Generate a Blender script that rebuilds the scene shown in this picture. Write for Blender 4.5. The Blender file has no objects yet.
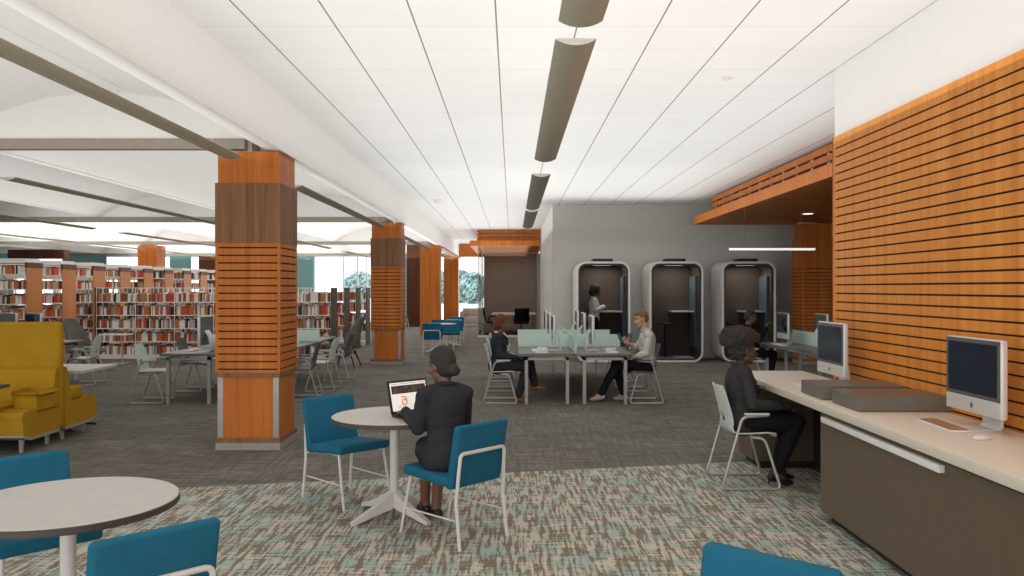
import bpy, bmesh, math, random
from mathutils import Vector, Matrix, Quaternion
PI = math.pi
random.seed(7)
scene = bpy.context.scene
COL = scene.collection

# ------------------------------------------------------------------ materials
def new_mat(name):
    m = bpy.data.materials.new(name); m.use_nodes = True
    nt = m.node_tree
    return m, nt, nt.nodes['Principled BSDF']

def N(nt, typ, **kw):
    n = nt.nodes.new(typ)
    for k, v in kw.items():
        if k in n.inputs: n.inputs[k].default_value = v
        else: setattr(n, k, v)
    return n

def coords(nt, scale=(1, 1, 1), kind='Object', rot=(0, 0, 0)):
    tc = nt.nodes.new('ShaderNodeTexCoord'); mp = nt.nodes.new('ShaderNodeMapping')
    mp.inputs['Scale'].default_value = scale; mp.inputs['Rotation'].default_value = rot
    nt.links.new(tc.outputs[kind], mp.inputs['Vector'])
    return mp.outputs['Vector']

def ramp(nt, fac, stops):
    r = nt.nodes.new('ShaderNodeValToRGB')
    while len(r.color_ramp.elements) < len(stops): r.color_ramp.elements.new(0.5)
    for e, (p, c) in zip(r.color_ramp.elements, stops):
        e.position = p; e.color = (*c, 1)
    nt.links.new(fac, r.inputs['Fac'])
    return r.outputs['Color']

def noise(nt, vec, scale=1.0, detail=3.0, rough=0.5):
    n = nt.nodes.new('ShaderNodeTexNoise')
    n.inputs['Scale'].default_value = scale; n.inputs['Detail'].default_value = detail
    n.inputs['Roughness'].default_value = rough
    nt.links.new(vec, n.inputs['Vector'])
    return n.outputs['Fac']

def mixc(nt, fac, a, b):
    m = nt.nodes.new('ShaderNodeMix'); m.data_type = 'RGBA'
    for sock, v in ((m.inputs[0], fac), (m.inputs[6], a), (m.inputs[7], b)):
        if isinstance(v, (int, float)): sock.default_value = v
        elif isinstance(v, tuple): sock.default_value = (*v, 1)
        else: nt.links.new(v, sock)
    return m.outputs[2]

def math_n(nt, op, a, b=None, c=None):
    m = nt.nodes.new('ShaderNodeMath'); m.operation = op
    for i, v in enumerate((a, b, c)):
        if v is None: continue
        if isinstance(v, (int, float)): m.inputs[i].default_value = v
        else: nt.links.new(v, m.inputs[i])
    return m.outputs[0]

def plain(name, col, rough=0.5, metal=0.0, var=0.06, scale=14.0, spec=None, bump=0.0):
    m, nt, b = new_mat(name)
    v = coords(nt)
    f = noise(nt, v, scale, 3)
    d = tuple(c * (1 - var) for c in col); l = tuple(min(1, c * (1 + var)) for c in col)
    nt.links.new(ramp(nt, f, [(0.3, d), (0.7, l)]), b.inputs['Base Color'])
    b.inputs['Roughness'].default_value = rough; b.inputs['Metallic'].default_value = metal
    if spec is not None: b.inputs['Specular IOR Level'].default_value = spec
    if bump:
        bp = nt.nodes.new('ShaderNodeBump'); bp.inputs['Strength'].default_value = bump
        bp.inputs['Distance'].default_value = 0.004
        nt.links.new(noise(nt, v, scale * 22, 2), bp.inputs['Height'])
        nt.links.new(bp.outputs['Normal'], b.inputs['Normal'])
    return m

def wood(name, dark, mid, light, rough=0.45, sc=1.0, spec=0.2):
    m, nt, b = new_mat(name)
    v = coords(nt, (16 * sc, 16 * sc, 0.55 * sc))
    broad = noise(nt, v, 1.0, 4, 0.6)
    v2 = coords(nt, (150 * sc, 150 * sc, 3.5 * sc))
    fine = noise(nt, v2, 1.0, 3, 0.6)
    v3 = coords(nt, (1.6, 1.6, 0.5))
    big = noise(nt, v3, 1.0, 1)
    f = math_n(nt, 'ADD', math_n(nt, 'MULTIPLY', broad, 0.55), math_n(nt, 'MULTIPLY', fine, 0.25))
    f = math_n(nt, 'ADD', f, math_n(nt, 'MULTIPLY', big, 0.2))
    nt.links.new(ramp(nt, f, [(0.34, dark), (0.5, mid), (0.66, light)]), b.inputs['Base Color'])
    b.inputs['Roughness'].default_value = rough
    b.inputs['Specular IOR Level'].default_value = spec
    return m

def fabric(name, col, rough=0.85, sc=420, sheen=0.0):
    sp_ = .15
    m, nt, b = new_mat(name)
    v = coords(nt)
    w = noise(nt, v, sc, 2); g = noise(nt, v, 5, 2)
    f = math_n(nt, 'ADD', math_n(nt, 'MULTIPLY', w, 0.6), math_n(nt, 'MULTIPLY', g, 0.4))
    d = tuple(c * .8 for c in col); l = tuple(min(1, c * 1.18) for c in col)
    nt.links.new(ramp(nt, f, [(0.3, d), (0.7, l)]), b.inputs['Base Color'])
    b.inputs['Roughness'].default_value = rough; b.inputs['Specular IOR Level'].default_value = sp_
    b.inputs['Sheen Weight'].default_value = sheen
    bp = nt.nodes.new('ShaderNodeBump'); bp.inputs['Strength'].default_value = 0.25; bp.inputs['Distance'].default_value = 0.002
    nt.links.new(w, bp.inputs['Height']); nt.links.new(bp.outputs['Normal'], b.inputs['Normal'])
    return m

def emit(name, col, s):
    m, nt, b = new_mat(name)
    b.inputs['Base Color'].default_value = (*col, 1)
    b.inputs['Emission Color'].default_value = (*col, 1); b.inputs['Emission Strength'].default_value = s
    return m

def glass(name, tint, gl=0.10, rough=0.03, body=0.0, bodycol=(.5, .6, .6), fr=0.0):
    m, nt, b = new_mat(name)
    out = nt.nodes['Material Output']; nt.nodes.remove(b)
    t = nt.nodes.new('ShaderNodeBsdfTransparent'); t.inputs['Color'].default_value = (*tint, 1)
    g = nt.nodes.new('ShaderNodeBsdfGlossy'); g.inputs['Roughness'].default_value = rough
    lw = nt.nodes.new('ShaderNodeLayerWeight'); lw.inputs['Blend'].default_value = 0.25
    f = math_n(nt, 'MULTIPLY_ADD', lw.outputs['Fresnel'], fr, gl)
    mx = nt.nodes.new('ShaderNodeMixShader')
    nt.links.new(f, mx.inputs[0]); nt.links.new(t.outputs[0], mx.inputs[1]); nt.links.new(g.outputs[0], mx.inputs[2])
    res = mx.outputs[0]
    if body:
        d = nt.nodes.new('ShaderNodeBsdfDiffuse'); d.inputs['Color'].default_value = (*bodycol, 1)
        tl = nt.nodes.new('ShaderNodeBsdfTranslucent'); tl.inputs['Color'].default_value = (*bodycol, 1)
        ad = nt.nodes.new('ShaderNodeMixShader'); ad.inputs[0].default_value = 0.4
        nt.links.new(d.outputs[0], ad.inputs[1]); nt.links.new(tl.outputs[0], ad.inputs[2])
        m2 = nt.nodes.new('ShaderNodeMixShader'); m2.inputs[0].default_value = body
        nt.links.new(res, m2.inputs[1]); nt.links.new(ad.outputs[0], m2.inputs[2]); res = m2.outputs[0]
    nt.links.new(res, out.inputs['Surface'])
    return m

M = {}
M['wood'] = wood('orange_wood', (.40, .105, .013), (.54, .160, .022), (.66, .22, .036))
M['wood_lit'] = wood('lit_orange_wood', (.58, .19, .024), (.74, .27, .042), (.86, .35, .066))  # lit copy of the orange wood; light on the wall put into its colour
M['wood_deep'] = wood('reddish_wood', (.16, .042, .012), (.24, .065, .018), (.31, .09, .026))
M['veneer'] = wood('brown_veneer', (.15, .068, .03), (.25, .125, .06), (.34, .18, .095), sc=1.6, rough=.6)
M['dark_wood'] = wood('dark_brown_wood', (.07, .022, .010), (.105, .034, .015), (.14, .05, .022))
M['groove'] = plain('dark_groove', (.018, .009, .006), .8)
M['white'] = plain('white_paint', (.82, .81, .79), .7, var=.015)
M['vault'] = plain('white_plaster', (.80, .79, .77), .8, var=.015)
M['taupe'] = plain('taupe_paint', (.72, .695, .60), .55, var=.03)
M['beam'] = plain('shaded_taupe_paint', (.30, .265, .215), .6)  # darker copy of the taupe paint; the beams' shade is in its colour
M['grey_wall'] = plain('grey_paint', (.60, .59, .565), .7, var=.03)
M['plinth'] = plain('grey_plinth', (.36, .325, .30), .6)
M['guard'] = plain('brushed_guard', (.36, .34, .32), .35, .6)
M['blue'] = fabric('teal_blue_upholstery', (.018, .140, .235))
M['yellow'] = fabric('mustard_upholstery', (.46, .26, .018))
M['lounge_grey'] = fabric('grey_felt', (.20, .195, .18))
M['mint'] = plain('pale_mint_plastic', (.60, .68, .63), .45, var=.03)
M['charcoal'] = plain('charcoal_plastic', (.075, .083, .085), .45)
M['tube'] = plain('satin_silver_tube', (.44, .425, .41), .35, .35, var=.02)
M['white_metal'] = plain('white_powder_coat', (.72, .70, .68), .4, var=.02)
M['laminate'] = plain('beige_grey_laminate', (.58, .555, .525), .45, var=.04)
M['edge'] = plain('dark_edge_band', (.075, .062, .05), .5)
M['bench_top'] = plain('grey_bench_laminate', (.15, .157, .147), .35, var=.05)
M['bench_leg'] = plain('silver_leg_paint', (.40, .39, .38), .4, .3)
M['screen_teal'] = glass('frosted_aqua_acrylic', (.86, .97, .94), .02, .2, .82, (.86, .98, .925))
M['counter'] = plain('cream_stone', (.76, .69, .59), .4, var=.03, scale=60)
M['cabinet'] = plain('brown_laminate', (.135, .10, .066), .5, var=.05)
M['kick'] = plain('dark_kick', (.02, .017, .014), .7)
M['box_dark'] = plain('taupe_box_board', (.16, .14, .115), .55)
M['box_top'] = plain('brown_box_lid', (.15, .115, .09), .4)
M['alu'] = plain('pale_aluminium', (.70, .69, .68), .35, .2, var=.02)
M['chin'] = plain('silver_chin', (.60, .585, .56), .4, .15, var=.02)
M['screen_dark'] = plain('dark_glass_display', (.012, .020, .036), .12, var=.2)
M['bezel'] = plain('grey_bezel', (.10, .105, .11), .25)
M['logo'] = plain('dark_grey_logo', (.10, .10, .10), .4)
M['black'] = plain('black_plastic', (.015, .015, .016), .4)
M['keys'] = plain('white_keys', (.78, .77, .75), .4, var=.02)
M['booth'] = plain('off_white_shell', (.88, .86, .83), .5, var=.02)
M['booth_in'] = plain('dark_felt_lining', (.095, .073, .058), .9, var=.1)
M['booth_glass'] = glass('smoked_glass', (.84, .85, .86), .0, .02)
M['room_glass'] = glass('grey_glass', (.76, .75, .73), .0, .02)
M['clear_glass'] = glass('clear_window_glass', (.97, .98, .98), .01, .02)
M['room_in'] = plain('taupe_room_wall', (.33, .30, .27), .8)
M['teal_wall'] = plain('teal_wall_paint', (.19, .37, .36), .7, var=.03)
M['lamp_white'] = emit('white_diffuser', (1, .98, .94), 1.6)
M['led'] = emit('white_led_bar', (.93, .96, .93), .75)
M['ext_ground'] = plain('pale_paving', (.75, .75, .73), .9)
M['leaf'] = plain('hazy_green_leaves', (.30, .41, .37), .9, var=.35, scale=3)
M['bark'] = plain('grey_bark', (.2, .17, .14), .9)
M['shelf'] = plain('off_white_shelf_metal', (.88, .86, .82), .5, var=.02)
M['stack_end'] = plain('brown_end_panel', (.085, .066, .05), .55)
M['stack_wood'] = wood('tan_wood_panel', (.42, .145, .036), (.54, .20, .052), (.64, .26, .075))
M['cap'] = wood('dark_red_cap', (.09, .025, .01), (.13, .038, .014), (.17, .05, .02))
M['sofa'] = fabric('beige_upholstery', (.50, .40, .33))
M['plate'] = plain('dark_table_edge', (.06, .055, .05), .5)
for k, c in dict(b_white=(.86, .84, .80), b_cream=(.55, .49, .41), b_red=(.68, .045, .03), b_rust=(.58, .19, .05),
                 b_brown=(.25, .10, .05), b_black=(.04, .035, .033), b_grey=(.30, .285, .26)).items():
    M[k] = plain('book_cloth_' + k[2:], c, .7, var=.12, scale=30)
SKIN = {}
def skin(name, c):
    m = plain(name, c, .5, var=.06, scale=25); return m
M['skin_deep'] = skin('deep_brown_skin', (.088, .039, .022))
M['skin_brown'] = skin('brown_skin', (.185, .083, .048))
M['skin_light'] = skin('light_skin', (.56, .30, .20))
M['suit'] = fabric('charcoal_suit', (.034, .036, .042))
M['suit_black'] = fabric('black_cloth', (.012, .012, .013))
M['suit_grey'] = fabric('dark_grey_suit', (.045, .045, .046))
M['shirt'] = fabric('pale_shirt', (.55, .54, .51))
M['shirt_white'] = fabric('white_shirt', (.70, .69, .66))
M['hair_dark'] = fabric('dark_hair', (.045, .041, .04), .6, 160)
M['hair_grey'] = fabric('charcoal_curls', (.046, .042, .039), .8, 90)
M['hair_auburn'] = fabric('auburn_hair', (.14, .052, .022), .55, 160)
M['hair_ginger'] = fabric('ginger_hair', (.25, .12, .055), .6, 160)
M['shoe_black'] = plain('black_leather', (.012, .011, .011), .3)
M['shoe_grey'] = plain('light_grey_canvas', (.42, .41, .40), .7)
M['shoe_tan'] = plain('tan_leather', (.28, .10, .04), .4)
M['eye_white'] = plain('eye_white', (.2, .17, .15), .2)
M['phone'] = plain('blue_phone_glass', (.06, .13, .22), .1)
M['photo_strip'] = plain('dark_photo_print', (.10, .09, .08), .3, var=.9, scale=28)
M['page'] = emit('lit_white_page', (.90, .88, .85), .45)
M['orange'] = emit('orange_logo', (.85, .22, .03), .25)
M['grey_line'] = emit('lit_grey_text', (.45, .42, .40), .25)
M['interior_light'] = emit('warm_strip', (1, .93, .82), 1.2)

def mat_tiles():
    m, nt, b = new_mat('white_ceiling_tiles')
    tc = nt.nodes.new('ShaderNodeTexCoord'); sp = nt.nodes.new('ShaderNodeSeparateXYZ')
    nt.links.new(tc.outputs['Object'], sp.inputs[0])
    def line(out, off, pitch, w):
        f = math_n(nt, 'FRACT', math_n(nt, 'DIVIDE', math_n(nt, 'ADD', out, off + pitch * 100), pitch))
        d = math_n(nt, 'ABSOLUTE', math_n(nt, 'SUBTRACT', f, 0.5))
        return math_n(nt, 'GREATER_THAN', d, 0.5 - w / pitch / 2)
    lx = line(sp.outputs['X'], 0.117, 0.6115, 0.012)
    ly = line(sp.outputs['Y'], -6.24, 0.612, 0.010)
    n = noise(nt, coords(nt), 1.2, 2)
    base = ramp(nt, n, [(0.3, (.83, .83, .82)), (0.7, (.86, .86, .85))])
    c = mixc(nt, ly, base, (.70, .69, .68))
    c = mixc(nt, lx, c, (.24, .21, .18))
    nt.links.new(c, b.inputs['Base Color']); b.inputs['Roughness'].default_value = .9
    return m
M['tiles'] = mat_tiles()

def mat_carpet_dark():
    m, nt, b = new_mat('grey_broadloom_carpet')
    h = noise(nt, coords(nt, (2.2, 24, 1)), 1.0, 4, .65)
    v = noise(nt, coords(nt, (26, 2.0, 1)), 1.0, 3, .6)
    fine = noise(nt, coords(nt, (60, 160, 1)), 1.0, 2, .6)
    big = noise(nt, coords(nt, (.7, 1.3, 1)), 1.0, 2)
    f = math_n(nt, 'ADD', math_n(nt, 'MULTIPLY', h, .38), math_n(nt, 'MULTIPLY', v, .2))
    f = math_n(nt, 'ADD', f, math_n(nt, 'MULTIPLY', fine, .3))
    f = math_n(nt, 'ADD', f, math_n(nt, 'MULTIPLY', big, .12))
    nt.links.new(ramp(nt, f, [(.36, (.075, .070, .060)), (.5, (.165, .156, .134)), (.64, (.35, .335, .29))]), b.inputs['Base Color'])
    b.inputs['Roughness'].default_value = .95; b.inputs['Specular IOR Level'].default_value = .1
    return m
M['carpet'] = mat_carpet_dark()

def mat_carpet_pattern():
    m, nt, b = new_mat('patterned_carpet')
    # long strokes across and along the room, broken into blocks
    along = noise(nt, coords(nt, (36, 3.3, 1)), 1.0, 3, .6)
    across = noise(nt, coords(nt, (4.5, 34, 1)), 1.0, 3, .6)
    blocks = noise(nt, coords(nt, (3.4, 5.5, 1)), 1.0, 2, .5)
    fine = noise(nt, coords(nt, (70, 50, 1)), 1.0, 3, .7)
    s = math_n(nt, 'ADD', math_n(nt, 'MULTIPLY', along, .56), math_n(nt, 'MULTIPLY', across, .26))
    s = math_n(nt, 'ADD', s, math_n(nt, 'MULTIPLY', fine, .18))
    mask = ramp(nt, s, [(.465, (0, 0, 0)), (.525, (1, 1, 1))])
    light = ramp(nt, math_n(nt, 'ADD', math_n(nt, 'MULTIPLY', blocks, .75), math_n(nt, 'MULTIPLY', fine, .25)),
                 [(.43, (.59, .545, .47)), (.49, (.55, .56, .49)), (.54, (.38, .49, .445))])
    dark = ramp(nt, fine, [(.3, (.17, .135, .10)), (.7, (.30, .245, .19))])
    c = mixc(nt, mask, dark, light)
    nt.links.new(c, b.inputs['Base Color'])
    b.inputs['Roughness'].default_value = .95; b.inputs['Specular IOR Level'].default_value = .1
    return m
M['carpet_pat'] = mat_carpet_pattern()

# ------------------------------------------------------------------ mesh builder
def fillet(pts, r, seg=5):
    """round the inner corners of a polyline"""
    out = [Vector(pts[0])]
    for i in range(1, len(pts) - 1):
        p, a, c = Vector(pts[i]), Vector(pts[i - 1]), Vector(pts[i + 1])
        u, v = (a - p), (c - p)
        rr = min(r, u.length * .49, v.length * .49)
        s, e = p + u.normalized() * rr, p + v.normalized() * rr
        for k in range(seg + 1):
            t = k / seg
            out.append(s.lerp(p, t).lerp(p.lerp(e, t), t))
    out.append(Vector(pts[-1]))
    return out

class MB:
    def __init__(s): s.v = []; s.f = []; s.m = []; s.X = Matrix.Identity(4); s.mi = 0
    def add(s, vs, fs, mi=None):
        b = len(s.v); s.v += [tuple(s.X @ Vector(p)) for p in vs]
        s.f += [tuple(b + i for i in f) for f in fs]; s.m += [s.mi if mi is None else mi] * len(fs)
        return s
    def box(s, x0, x1, y0, y1, z0, z1, mi=None):
        x0, x1 = min(x0, x1), max(x0, x1); y0, y1 = min(y0, y1), max(y0, y1); z0, z1 = min(z0, z1), max(z0, z1)
        return s.add([(x0, y0, z0), (x1, y0, z0), (x1, y1, z0), (x0, y1, z0), (x0, y0, z1), (x1, y0, z1), (x1, y1, z1), (x0, y1, z1)],
                     [(0, 3, 2, 1), (4, 5, 6, 7), (0, 1, 5, 4), (1, 2, 6, 5), (2, 3, 7, 6), (3, 0, 4, 7)], mi)
    def bm(s, bm, mi=None):
        bm.verts.ensure_lookup_table(); bm.verts.index_update()
        s.add([v.co.copy() for v in bm.verts], [[v.index for v in f.verts] for f in bm.faces], mi); bm.free(); return s
    def rbox(s, x0, x1, y0, y1, z0, z1, r=.01, seg=3, mi=None, bend=None):
        bm = bmesh.new(); bmesh.ops.create_cube(bm, size=1)
        for v in bm.verts:
            v.co = Vector(((x0 + x1) / 2 + v.co.x * (x1 - x0), (y0 + y1) / 2 + v.co.y * (y1 - y0), (z0 + z1) / 2 + v.co.z * (z1 - z0)))
        r = min(r, .49 * min(abs(x1 - x0), abs(y1 - y0), abs(z1 - z0)))
        bmesh.ops.bevel(bm, geom=bm.edges[:], offset=r, segments=seg, affect='EDGES', profile=.5)
        if bend:
            for v in bm.verts: v.co = Vector(bend(v.co))
        return s.bm(bm, mi)
    def tube(s, pts, r, n=8, closed=False, mi=None, radii=None):
        pts = [Vector(p) for p in pts]; L = len(pts)
        t = []
        for i in range(L):
            if closed: d = pts[(i + 1) % L] - pts[i - 1]
            else: d = pts[min(i + 1, L - 1)] - pts[max(i - 1, 0)]
            t.append(d.normalized())
        u = t[0].orthogonal().normalized(); vs = []; fs = []
        for i in range(L):
            if i:
                q = t[i - 1].rotation_difference(t[i]); u = q @ u
                u = (u - t[i] * u.dot(t[i])).normalized()
            w = t[i].cross(u); rr = radii[i] if radii else r
            for k in range(n):
                a = 2 * PI * k / n
                vs.append(pts[i] + (u * math.cos(a) + w * math.sin(a)) * rr)
        for i in range(L if closed else L - 1):
            j = (i + 1) % L
            for k in range(n):
                k2 = (k + 1) % n
                fs.append((i * n + k, i * n + k2, j * n + k2, j * n + k))
        if not closed:
            fs.append(tuple(range(n - 1, -1, -1))); fs.append(tuple((L - 1) * n + k for k in range(n)))
        return s.add(vs, fs, mi)
    def lathe(s, prof, n=24, c=(0, 0, 0), mi=None):
        vs = []; fs = []
        for r, z in prof:
            for k in range(n):
                a = 2 * PI * k / n; vs.append((c[0] + r * math.cos(a), c[1] + r * math.sin(a), c[2] + z))
        for i in range(len(prof) - 1):
            for k in range(n):
                k2 = (k + 1) % n
                fs.append((i * n + k, i * n + k2, (i + 1) * n + k2, (i + 1) * n + k))
        fs.append(tuple(range(n - 1, -1, -1))); fs.append(tuple((len(prof) - 1) * n + k for k in range(n)))
        return s.add(vs, fs, mi)
    def prism(s, poly, axis, a0, a1, mi=None):
        """poly: 2-D points; axis x: (y,z), axis y: (x,z), axis z: (x,y)"""
        def P(p, a): return {'x': (a, p[0], p[1]), 'y': (p[0], a, p[1]), 'z': (p[0], p[1], a)}[axis]
        n = len(poly); vs = [P(p, a0) for p in poly] + [P(p, a1) for p in poly]
        area = sum(poly[i][0] * poly[(i + 1) % n][1] - poly[(i + 1) % n][0] * poly[i][1] for i in range(n))
        flip = (area > 0) ^ (a1 < a0) ^ (axis == 'y')
        fs = [tuple(range(n)), tuple(range(2 * n - 1, n - 1, -1))] + [(i, n + i, n + (i + 1) % n, (i + 1) % n) for i in range(n)]
        if flip: fs = [tuple(reversed(f)) for f in fs]
        return s.add(vs, fs, mi)
    def ell(s, c, r, rot=None, n=20, k=12, mi=None):
        vs = []; fs = []; R = rot or Matrix.Identity(3)
        for i in range(k + 1):
            th = PI * i / k
            for j in range(n):
                a = 2 * PI * j / n
                p = Vector((r[0] * math.sin(th) * math.cos(a), r[1] * math.sin(th) * math.sin(a), -r[2] * math.cos(th)))
                vs.append(Vector(c) + R @ p)
        for i in range(k):
            for j in range(n):
                j2 = (j + 1) % n
                fs.append((i * n + j, i * n + j2, (i + 1) * n + j2, (i + 1) * n + j))
        return s.add(vs, fs, mi)
    def cap(s, p0, p1, r0, r1, n=14, mi=None):
        """tapered capsule"""
        p0, p1 = Vector(p0), Vector(p1); d = p1 - p0
        if d.length < 1e-6: return s.ell(p0, (r0, r0, r0))
        d.normalize(); pts = []; rad = []
        for i in range(1, 6):
            a = PI / 2 * i / 5; pts.append(p0 - d * r0 * math.cos(a)); rad.append(r0 * math.sin(a))
        for i in range(0, 5):
            a = PI / 2 * i / 5; pts.append(p1 + d * r1 * math.sin(a)); rad.append(r1 * math.cos(a))
        return s.tube(pts, 1, n, radii=rad, mi=mi)
    def build(s, name, mats, parent=None, sharp=35, smooth=True):
        me = bpy.data.meshes.new(name); me.from_pydata(s.v, [], s.f); me.update()
        if not isinstance(mats, (list, tuple)): mats = [mats]
        for m in mats: me.materials.append(M[m] if isinstance(m, str) else m)
        if len(mats) > 1: me.polygons.foreach_set('material_index', s.m)
        if smooth:
            me.polygons.foreach_set('use_smooth', [True] * len(me.polygons))
            me.set_sharp_from_angle(angle=math.radians(sharp))
        o = bpy.data.objects.new(name, me); COL.objects.link(o)
        if parent: o.parent = parent
        return o

def tag(o, label=None, cat=None, group=None, kind=None):
    if label: o['label'] = label
    if cat: o['category'] = cat
    if group: o['group'] = group
    if kind: o['kind'] = kind
    return o
def thing(name, label, cat, loc=(0, 0, 0), rz=0, group=None, kind=None):
    o = bpy.data.objects.new(name, None); COL.objects.link(o)
    o.location = loc; o.rotation_euler = (0, 0, rz); o.empty_display_size = .1
    return tag(o, label, cat, group, kind)
KIDS = {}
def dup(root, loc=None, rz=None, label=None, group=None):
    def kids(o): return [c for c in o.children]
    def rec(o, par):
        c = o.copy(); COL.objects.link(c)
        if par is not None: c.parent = par
        for ch in kids(o): rec(ch, c)
        return c
    r = rec(root, None)
    if loc is not None: r.location = loc
    if rz is not None: r.rotation_euler = (0, 0, rz)
    if label: r['label'] = label
    if group: r['group'] = group
    return r
def struct(name, mb, mats, label=None, **kw):
    o = mb.build(name, mats, **kw); o['kind'] = 'structure'
    if label: o['label'] = label
    return o
M['keys_wood_reflection'] = plain('wood_reflecting_keys', (.42, .20, .10), .4, var=.03)  # wood wall's reflection on the keys, put into their colour
WORLD = 3.2; EXPO = 0.0
# ------------------------------------------------------------------ people
from mathutils import noise as mnoise
TMP = bpy.data.scenes.new('workbench')
def remesh(mb, vox, smooth=4, bump=0.0, bscale=30.0, fac=.5):
    me = bpy.data.meshes.new('tmp'); me.from_pydata(mb.v, [], mb.f)
    o = bpy.data.objects.new('tmp', me); TMP.collection.objects.link(o)
    r = o.modifiers.new('r', 'REMESH'); r.mode = 'VOXEL'; r.voxel_size = vox
    if smooth:
        s = o.modifiers.new('s', 'SMOOTH'); s.factor = fac; s.iterations = smooth
    TMP.view_layers[0].update(); dg = TMP.view_layers[0].depsgraph
    out = bpy.data.meshes.new_from_object(o.evaluated_get(dg))
    bpy.data.objects.remove(o); bpy.data.meshes.remove(me)
    if bump:
        nr = [v.normal.copy() for v in out.vertices]; cs = [v.co.copy() for v in out.vertices]; flat = []
        for p, n in zip(cs, nr):
            q = p + n * bump * (mnoise.noise(p * bscale) + .5 * mnoise.noise(p * bscale * 2.1)); flat += q[:]
        out.vertices.foreach_set('co', flat)
        out.update()
    out.polygons.foreach_set('use_smooth', [True] * len(out.polygons))
    return out
def part(name, me, mat, parent):
    me.name = name; me.materials.clear(); me.materials.append(M[mat])
    o = bpy.data.objects.new(name, me); COL.objects.link(o); o.parent = parent; return o

def hand(mb, wrist, d, nrm, side, curl=(.35, .4, .3), spread=.05, thumb=.5):
    w = Vector(wrist); d = Vector(d).normalized(); nrm = Vector(nrm); nrm = (nrm - d * nrm.dot(d)).normalized()
    lat = nrm.cross(d) * side
    for k in (-1, -.33, .33, 1):
        mb.cap(w + lat * k * .014 + d * .005, w + d * .082 + lat * k * .026, .015, .0135, 10)
    for off, L in ((.029, .072), (.010, .082), (-.010, .076), (-.029, .058)):
        p = w + d * .086 + lat * off; a = 0; f = (d + lat * (off * spread / .03)).normalized()
        for i, (seg, c) in enumerate(zip((.44, .32, .24), curl)):
            a += c; dd = f * math.cos(a) + nrm * math.sin(a)
            q = p + dd * L * seg; mb.cap(p, q, .0095 - .001 * i, .0088 - .001 * i, 10); p = q
    p = w + d * .022 + lat * .026
    t1 = (d * .62 + lat * .62 + nrm * .35 * thumb).normalized(); q = p + t1 * .038; mb.cap(p, q, .013, .011, 10)
    t2 = (d * .85 + lat * .25 + nrm * .55 * thumb).normalized(); r = q + t2 * .032; mb.cap(q, r, .011, .009, 10)
    mb.cap(r, r + t2 * .02, .009, .007, 10)

SEAT = dict(pelvis=(0, 0, .545), belly=(.015, 0, .69), chest=(.0, 0, .86), nb=(.015, 0, .995), head=(.06, 0, 1.165), yaw=0, pitch=0,
            sh=((.005, .148, .945), (.005, -.148, .945)), el=((.04, .20, .70), (.04, -.20, .70)), wr=((.26, .13, .66), (.26, -.13, .66)),
            hd=((1, -.3, -.1), (1, .3, -.1)), hn=((0, 0, -1), (0, 0, -1)), hip=((.0, .09, .535), (.0, -.09, .535)),
            kn=((.43, .10, .53), (.43, -.10, .53)), an=((.40, .10, .09), (.40, -.10, .09)), toe=((.53, .11, .03), (.53, -.11, .03)), curl=(.35, .4, .3))
STAND = dict(SEAT, pelvis=(0, 0, .90), belly=(.01, 0, 1.02), chest=(.0, 0, 1.20), nb=(.01, 0, 1.345), head=(.045, 0, 1.52),
             sh=((.0, .148, 1.295), (.0, -.148, 1.295)), el=((-.02, .21, 1.06), (-.02, -.21, 1.06)), wr=((.2, .12, 1.08), (.2, -.12, 1.08)),
             hip=((0, .085, .88), (0, -.085, .88)), kn=((.03, .09, .48), (.03, -.09, .48)), an=((-.01, .09, .085), (-.01, -.09, .085)), toe=((.12, .1, .03), (.12, -.1, .03)))

def torso(mb, J, g, jacket=False, fem=True):
    V = Vector; pv, be, ch, nb = (V(J[k]) for k in ('pelvis', 'belly', 'chest', 'nb'))
    up = (ch - pv).normalized(); fx = V((0, 1, 0)).cross(up).normalized()
    R = Matrix((fx, V((0, 1, 0)), up)).transposed()
    wp, wb, wc = (.155, .118, .137) if fem else (.16, .145, .165)
    mb.ell(pv, (.125 + g, wp + g, .12 + g), R); mb.ell(be, (.105 + g, wb + g, .15 + g), R); mb.ell(ch, (.112 + g, wc + g, .165 + g), R)
    mb.ell(pv.lerp(be, .55), (.112 + g, (wp + wb) / 2 + g, .12 + g), R); mb.ell(be.lerp(ch, .5), (.107 + g, (wc + wb) / 2 + g, .13 + g), R)
    if fem:
        for s in (1, -1): mb.ell(ch + fx * .06 + V((0, s * .06, 0)) + up * -.005, (.055 + g, .06 + g, .06 + g), R)
    sl, sr = V(J['sh'][0]), V(J['sh'][1])
    q = .05 if fem else .058; mb.cap(sl, sr, q + g, q + g); mb.cap(sl.lerp(nb, .15), nb - V((.01, 0, 0)), .055 + g, .048 + g); mb.cap(sr.lerp(nb, .15), nb - V((.01, 0, 0)), .055 + g, .048 + g)
def arm(mb, J, i, g, stop=1.0, start=0.0):
    V = Vector; s, e, w = V(J['sh'][i]), V(J['el'][i]), V(J['wr'][i])
    mb.cap(s, e, .047 + g, .039 + g); mb.cap(e, e.lerp(w, stop), .041 + g, (.041 + (.027 - .041) * stop) + g * 1.1)
    mb.ell(s.lerp(e, .3), (.046 + g,) * 3)
def leg(mb, J, i, g, stop=1.0):
    V = Vector; h, k, a = V(J['hip'][i]), V(J['kn'][i]), V(J['an'][i])
    mb.cap(h, k, .085 + g, .056 + g); mb.cap(h.lerp(k, .1), h.lerp(k, .6), .088 + g, .07 + g)
    mb.cap(k, k.lerp(a, stop), .055 + g, (.055 + (.036 - .055) * stop) + g * 1.3)
    if stop > .4: mb.ell(k.lerp(a, .33) - (V((1, 0, 0)) if abs((a - k).z) > .2 else V((0, 0, 1))) * .012, (.052 + g,) * 3)

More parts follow.
